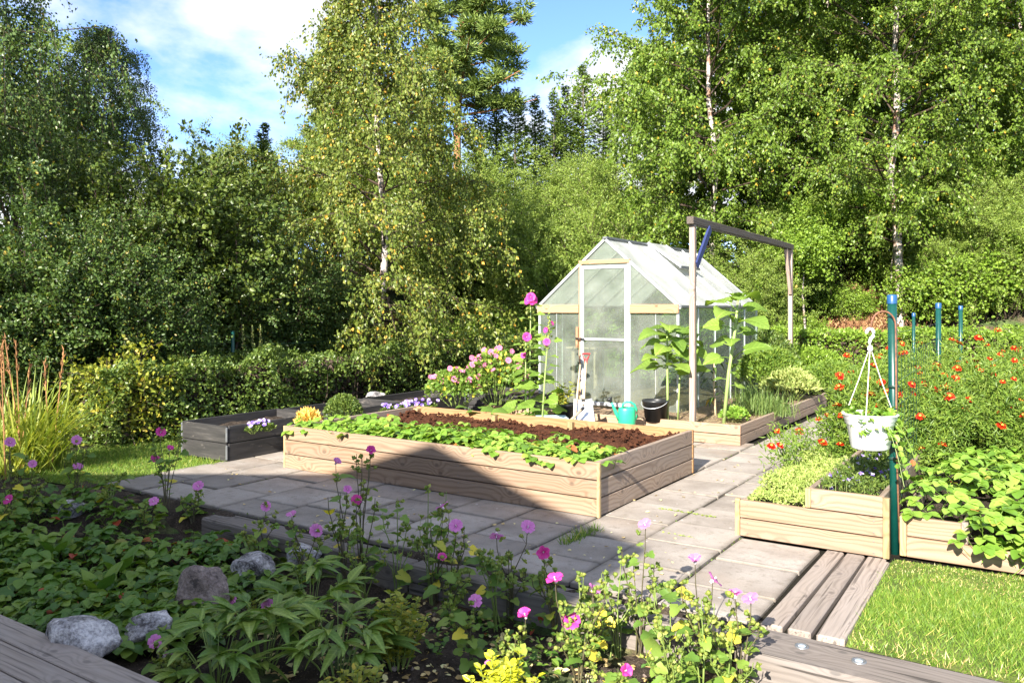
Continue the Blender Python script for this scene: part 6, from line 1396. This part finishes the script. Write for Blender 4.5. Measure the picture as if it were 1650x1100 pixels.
xy = at_range(1262, 11.6); herb('leafy_herb', 'dense feathery herb between chives and sage', 'herb', xy[0] - .2, xy[1], .17, .5, .72, 4200, .06, 'feather')
xy = at_range(1240, 12.6); herb('leafy_herb', 'tall green perennial at the far end of the greenhouse bed', 'herb', xy[0] - .1, xy[1], .17, .55, .95, 4200, .06, 'hedge_leaf')
xy = at_range(1300, 13.8); herb('leafy_herb', 'bushy green perennial beyond the greenhouse bed corner', 'herb', xy[0], xy[1], .0, .75, .8, 5200, .055, 'bright_hedge')
xy = at_range(1330, 12.9); herb('leafy_herb', 'low bushy perennial at the end of the slab path', 'herb', xy[0] + .15, xy[1], .0, .6, .6, 4200, .055, 'feather')

# ------------------------------------------------------------------ hollyhocks and the pink bush
HOL = [leaf_sheet('leaf', M['sunflower_leaf'], .13 * s, .15 * s, 8, 7, .12, .3, lobes=1.5, heart=.25, stalk=.09, sr=.003, seed=i + 5, wavy=.05) for i, s in enumerate((.55, .8, 1.35))]
def hollyhock(px, d, h, nl, fl, label, lean=(0, 0), z0=.0, lowbig=True):
    xy = at_range(px, d); t = thing('hollyhock', label, 'hollyhock', (xy[0], xy[1], z0)); pl = np.array([(0, 0, 0), (lean[0] * .4, lean[1] * .4, h * .45), (lean[0] * .8, lean[1] * .8, h * .8), (lean[0], lean[1], h)]); g = Geo().tube(pl, [.011, .009, .007, .003], 7); pods = Geo()
    for k in range(26):
        p, _ = poly_at(pl, np.array([RNG.uniform(.55, 1)])); pods.add(np.concatenate(POD.V) * 1.3 + p[0] + RNG.normal(0, .018, 3), np.concatenate(POD.F))
    obj('stem', g.mesh('stem', M['sun_stem'], True), t); obj('buds', pods.mesh('buds', M['pod'], True), t, kind='stuff')
    for k in range(nl):
        u = .04 + .82 * (k / nl) ** 1.1; p, _ = poly_at(pl, np.array([u])); a = k * 2.4 + RNG.normal(0, .3); di = np.array([math.cos(a), math.sin(a), .35]); i = 2 if u < .3 else (1 if u < .6 else 0); sc = RNG.uniform(.8, 1.15); o = obj('leaf', HOL[i], t, p[0] + unit(di) * .09 * sc * (1.6 if i == 2 else 1), scale=sc); aim(o, di * (1, 1, .3), (RNG.normal(0, .25), RNG.normal(0, .25) - .4, 1))
    for u, a, s in fl:
        p, _ = poly_at(pl, np.array([u])); di = np.array([math.cos(a), math.sin(a), .25]); flower_head(t, p[0] + di * .035, di, PETB, s)
cam_a = math.atan2(-FW[1], -FW[0])
hollyhock(853, 9.3, 1.66, 26, [(.9, cam_a, 1.0), (.875, cam_a + .9, .95), (.86, cam_a - .9, .9), (.845, cam_a + .3, .7)], 'tall hollyhock with a cluster of magenta blooms left of the greenhouse', (.02, 0), .0)
hollyhock(846, 9.0, 1.22, 20, [(.86, cam_a + .2, .95), (.62, cam_a - .6, .7)], 'middle hollyhock with one magenta bloom', (.0, .02), .0)
hollyhock(872, 8.9, 1.36, 22, [(.62, cam_a - .3, .75), (.74, cam_a - .8, .6), (.83, cam_a + .9, .5)], 'slim hollyhock with budding tip close to the greenhouse corner', (.1, .02), .05)
for px, d in ((790, 8.5), (815, 8.6), (835, 8.4), (770, 8.9)):
    xy = at_range(px, d); t = thing('hollyhock', 'young hollyhock rosette of broad leaves behind the big bed', 'hollyhock', (xy[0], xy[1], 0.02), 0, 'young hollyhocks'); g = Geo()
    for k in range(9):
        a = k * 2.4; e = np.array([math.cos(a) * .10, math.sin(a) * .10, .14 + .025 * k]); g.tube([(0, 0, 0), e * (.5, .5, .7), e], .004, 4, False); o = obj('leaf', HOL[1 + k % 2], t, e * (1.4, 1.4, 1.1), scale=RNG.uniform(.7, 1.0)); aim(o, (math.cos(a), math.sin(a), .3), (RNG.normal(0, .2), -.3, 1))
    obj('stem', g.mesh('stem', M['stem']), t)
def pink_bush(px, d, z, R, h, nf, label):
    xy = at_range(px, d); t = herb('mallow_bush', label, 'mallow bush', xy[0], xy[1], z, R, h, 1300, .05, 'mallow_leaf', LEAF_OVAL, .2, 24)
    for k in range(nf):
        a = RNG.uniform(0, 6.28); q = R * math.sqrt(RNG.random()) * .95; zz = h * math.sqrt(max(0, 1 - (q / R) ** 2 * .7)) * RNG.uniform(.72, 1.12); p = np.array([math.cos(a) * q, math.sin(a) * q, zz]); di = unit(np.array([-FW[0], -FW[1], .5]) * .9 + rdir(RNG, 1)[0] * .7); flower_head(t, p, di, PET['petal_pale'], RNG.uniform(.8, 1.1))
pink_bush(800, 9.85, .28, .42, .66, 34, 'dense bush of pale pink mallow blooms in the weathered black planter')
pink_bush(735, 9.75, .28, .36, .44, 22, 'lower looser pink mallow bush beside the dense one')

# ------------------------------------------------------------------ planter contents
t = herb('dried_bush', 'small dried orange-brown bush in the black planter', 'bush', *at_range(497, 7.85), .25, .12, .22, 520, .045, 'brown_bush', LEAF_LONG, .9, 20)
t = herb('box_ball', 'round clipped green bush in the black planter', 'bush', *at_range(553, 8.45), .25, .19, .30, 2600, .026, 'hedge_leaf', LEAF_OVAL, .5, 30)
def violas(px, d, n, label, z, R=.1):
    xy = at_range(px, d); t = herb('viola_plant', label, 'viola', xy[0], xy[1], z, R, .07, 160, .03, 'hedge_leaf', LEAF_OVAL); 
    for k in range(n):
        g = Geo(); c = np.array([RNG.normal(0, R * .6), RNG.normal(0, R * .6), .08 + RNG.uniform(0, .04)]); a = np.arange(5) * 1.256 + RNG.uniform(0, 6); ax = np.stack([np.cos(a), np.sin(a), np.full(5, .1)], -1); leaves(g, (LEAF_OVAL[0] * (1.5, 1, 1), LEAF_OVAL[1]), np.zeros((5, 3)), ax, np.tile([0, 0, 1.], (5, 1)), .024); o = obj('flower', g.mesh('flower', M['petal_violet']), t, c); o.rotation_euler = Vector((-FW[0] + RNG.normal(0, .3), -FW[1], .8)).to_track_quat('Z', 'Y').to_euler()
for px, d, n in ((627, 9.1, 9), (648, 9.35, 11), (668, 9.2, 11), (690, 9.5, 8)): violas(px, d, n, 'violet and white viola plant in the third black planter', .26)
for o_ in list(col.objects):
    if o_.name.startswith('viola_plant'): o_['group'] = 'violas in the third planter'
for px, d, n in ((408, 7.75, 6), (430, 7.9, 4)): violas(px, d, n, 'small pale viola in the planter nearest the lawn', .25, .07)
for o_ in list(col.objects):
    if o_.name.startswith('viola_plant') and 'group' not in o_: o_['group'] = 'violas nearest the lawn'

# ------------------------------------------------------------------ signet marigolds
MF = []
for s in range(3):
    g = Geo(); rr = np.random.default_rng(200 + s); n = 8; a = np.arange(n) * 2 * math.pi / n; wide = (LEAF_OVAL[0] * (1.5, 1, 1), LEAF_OVAL[1])
    leaves(g, wide, np.zeros((n, 3)), np.stack([np.cos(a), np.sin(a), np.full(n, -.05)], -1) + rr.normal(0, .08, (n, 3)), np.tile([0, 0, 1.], (n, 1)), .026)
    a = a + .4; leaves(g, wide, np.full((n, 3), (0, 0, .004)), np.stack([np.cos(a), np.sin(a), np.full(n, .35)], -1), np.tile([0, 0, 1.], (n, 1)), .018); MF.append(g.mesh('flower', M['petal_red']))
MC = Geo().lathe([(.006, .0), (.007, .006), (.004, .011), (.0005, .012)], 8).mesh('flower_centre', M['pollen'], True)
def marigold(x, y, z0, R, h, nf, nleaf, label, lean=(0, 0), grp='marigold row'):
    t = thing('marigold_plant', label, 'marigold', (x, y, z0), 0, grp); r = np.random.default_rng(int(abs(x * 991 + y * 77) * 10)); gs, g = Geo(), Geo()
    for k in range(nf + 10):
        a = r.uniform(0, 6.28); q = R * math.sqrt(r.random()); e = np.array([math.cos(a) * q + lean[0], math.sin(a) * q + lean[1], h * r.uniform(.55, 1.08) * math.sqrt(1 - .6 * (q / R) ** 2)]); pl = np.array([(r.normal(0, .03), r.normal(0, .03), 0), e * (.45, .45, .45), e * (.8, .8, .8), e]); gs.tube(pl, [.005, .004, .003, .0018], 4, False)
        m = nleaf // (nf + 10); p, tn = poly_at(pl, r.uniform(.12, .96, m)); leaves(g, LEAF_LONG, p + r.normal(0, .05, (m, 3)), tn * .5 + rdir(r, m), rdir(r, m), .055 * r.uniform(.6, 1.2, m), .028)
        if k < nf:
            f = obj('flower', MF[int(r.integers(3))], t, e, scale=r.uniform(1.0, 1.75)); f.rotation_euler = Vector((-FW[0] * .35 + r.normal(0, .3), -FW[1] * .35 + r.normal(0, .3), 1)).to_track_quat('Z', 'Y').to_euler(); obj('flower_centre', MC, f)
    obj('stem', gs.mesh('stem', M['stem']), t); obj('foliage', g.mesh('foliage', M['feather']), t)
for x, y, R, h, nf in ((-1.25, 7.3, .36, .95, 13), (-1.05, 7.9, .4, 1.0, 13), (-1.3, 8.6, .4, 1.0, 12), (-.75, 7.3, .36, .92, 11), (-.55, 8.0, .42, 1.05, 14), (-.3, 8.7, .45, 1.12, 15), (-.9, 8.8, .4, 1.08, 13), (-.15, 7.6, .36, .86, 12), (-.45, 9.5, .4, 1.1, 10), (-1.1, 9.7, .4, 1.05, 9), (-1.3, 6.95, .3, .75, 10), (-.95, 6.9, .3, .7, 9), (.15, 8.2, .4, 1.0, 12), (.2, 9.2, .42, 1.1, 12)):
    marigold(x, y, .12, R, h, int(nf * 1.2), 5600, 'red signet marigold bush in the row around the green poles')
marigold(-1.47, 6.55, .19, .22, .42, 3, 500, 'small red marigold leaning over the slab path', (-.16, -.1), None)
marigold(-1.52, 6.0, .19, .16, .40, 2, 300, 'sprawling marigold with two red blooms over the low herbs', (-.10, -.05), None)
# low herbs in the tiered bed
def mat_herb(name, label, x0, x1, y0, y1, z, h, n, leaf, mat):
    r = np.random.default_rng(n); t = thing(name, label, 'herb', ((x0 + x1) / 2, (y0 + y1) / 2, z)); g = Geo(); X = r.uniform(x0, x1, n); Y = r.uniform(y0, y1, n); hz = h * (.7 + .9 * fbm(X * 7, Y * 7, 4)); Z = hz * (1 - np.abs(r.normal(0, .25, n)))
    P = np.stack([X - (x0 + x1) / 2, Y - (y0 + y1) / 2, np.maximum(Z, .0)], -1); leaves(g, LEAF_LONG, P, rdir(r, n) * .8 + (0, 0, .6), rdir(r, n) + (0, 0, .5), leaf * r.uniform(.6, 1.3, n)); gs = Geo()
    for k in range(160): e = P[int(r.integers(n))]; gs.tube([e * (1, 1, 0), e], .0015, 3, False)
    obj('stem', gs.mesh('stem', M['stem']), t, kind='stuff'); obj('foliage', g.mesh('foliage', M[mat]), t, kind='stuff'); return t
mat_herb('thyme_mat', 'pale green low herb filling the lower tier beside the path', -1.60, -1.24, 5.14, 7.2, .20, .13, 11000, .026, 'thyme')
mat_herb('trailing_lobelia', 'low dark herb with tiny blue flowers in the raised corner box', -1.17, -.84, 5.16, 7.4, .27, .16, 4200, .032, 'hedge_leaf')
t = thing('lobelia', 'tiny blue flowers dotted in the raised corner box', 'flowers', (-1.0, 5.6, .30)); g = Geo(); r = np.random.default_rng(91)
for k in range(46):
    a = np.arange(4) * 1.57 + r.uniform(0, 3); c = np.array([r.uniform(-.16, .15), r.uniform(-.38, .7), .04 + r.uniform(0, .09)]); g = Geo(); leaves(g, LEAF_OVAL, np.zeros((4, 3)), np.stack([np.cos(a), np.sin(a), np.full(4, .3)], -1), np.tile([0, 0, 1.], (4, 1)), .016)
    obj('flower', g.mesh('flower', M['petal_violet']), t, c, (.7, 0, HEAD))
# trailing plant in the basket
def basket_plant():
    g, gs = Geo(), Geo(); r = np.random.default_rng(17)
    t = thing('basket_plant', 'green trailing plant growing in the white hanging pot', 'plant', (hk[0], hk[1], hk[2] + zrim - .03)); 
    for k in range(26):
        a = r.uniform(0, 6.28) if k > 10 else HEAD + r.normal(0, .7); L_ = r.uniform(.1, .24) if k <= 10 else r.uniform(.08, .13); o_ = np.array([math.cos(a), math.sin(a), 0]); up = r.uniform(.3, 1.3); s = np.linspace(0, 1, 6)[:, None]; pl = o_ * .04 + o_ * L_ * s + np.array([0, 0, 1.0]) * L_ * (up * s - (1.0 + (.9 if k < 9 else 0)) * s ** 2.2); gs.tube(pl, .002, 4, False); m = 16; q, tn = poly_at(pl, r.uniform(.15, 1, m)); leaves(g, LEAF_OVAL, q + r.normal(0, .012, (m, 3)), rdir(r, m) + tn * .5, rdir(r, m) * .6 + (0, 0, 1), .045 * r.uniform(.6, 1.2, m), .06)
    obj('stem', gs.mesh('stem', M['stem']), t); obj('foliage', g.mesh('foliage', M['straw_light']), t)
basket_plant()
# plants inside the greenhouse
for k, yy in enumerate((.35, .9, 1.5, 2.1)):
    herb('greenhouse_plant', 'leafy plant on the bench seen blurred through the greenhouse wall', 'plant', gx0 + .42, gy0 + .6 + yy, .90, .22, .45, 420, .09, 'bright_hedge', LEAF_OVAL).__setitem__('group', 'plants on the greenhouse bench')

# ------------------------------------------------------------------ the house behind the camera, whose gable shades the foreground
house = thing('house', 'white painted house with grey gable roof standing behind the viewpoint', 'house', (-3.08, -2.6, 0))
SH = .545
rz, pitch = 4.63, .325; le, re = 4.8, 2.0
board('wall', (-le + .35, -.15, 1.3), (re - .3, -.15, 1.3), .2, 2.95, M['house_wall'], house)
prism('gable', [(-le + .35, 2.775), (re - .3, 2.775), (re - .3, rz - pitch * (re - .3) - .12), (0, rz - .12), (-le + .35, rz - pitch * (le - .35) - .12)], -.25, -.05, M['house_wall'], house)
prism('roof', [(-le, rz - pitch * le - .12), (0, rz - .12), (0, rz), (-le, rz - pitch * le)], -6.5, 0.0, M['roof_tile'], house)
prism('roof', [(0, rz - .12), (re, rz - pitch * re - .12), (re, rz - pitch * re), (0, rz)], -6.5, 0.0, M['roof_tile'], house)
for x in (-le + .45, re - .4): board('wall', (x, -.26, 1.3), (x, -6.3, 1.3), .2, 2.95, M['house_wall'], house)
dr = board('door', (-.4, -.03, 1.0), (.5, -.03, 1.0), .06, 2.05, M['white_paint'], house); obj('handle', Geo().tube([(.36, .04, 0), (.36, .09, 0), (.26, .09, 0)], .011, 8).mesh('handle', M['alu'], True), dr)
for x in (-3.4, -1.9):
    wf = board('window', (x - .5, -.03, 1.5), (x + .5, -.03, 1.5), .06, 1.1, M['white_paint'], house)
    for s in (-1, 1): obj('pane', Geo().box((s * .24 - .2, .032, -.48), (s * .24 + .2, .04, .48)).mesh('pane', M['glass']), wf)
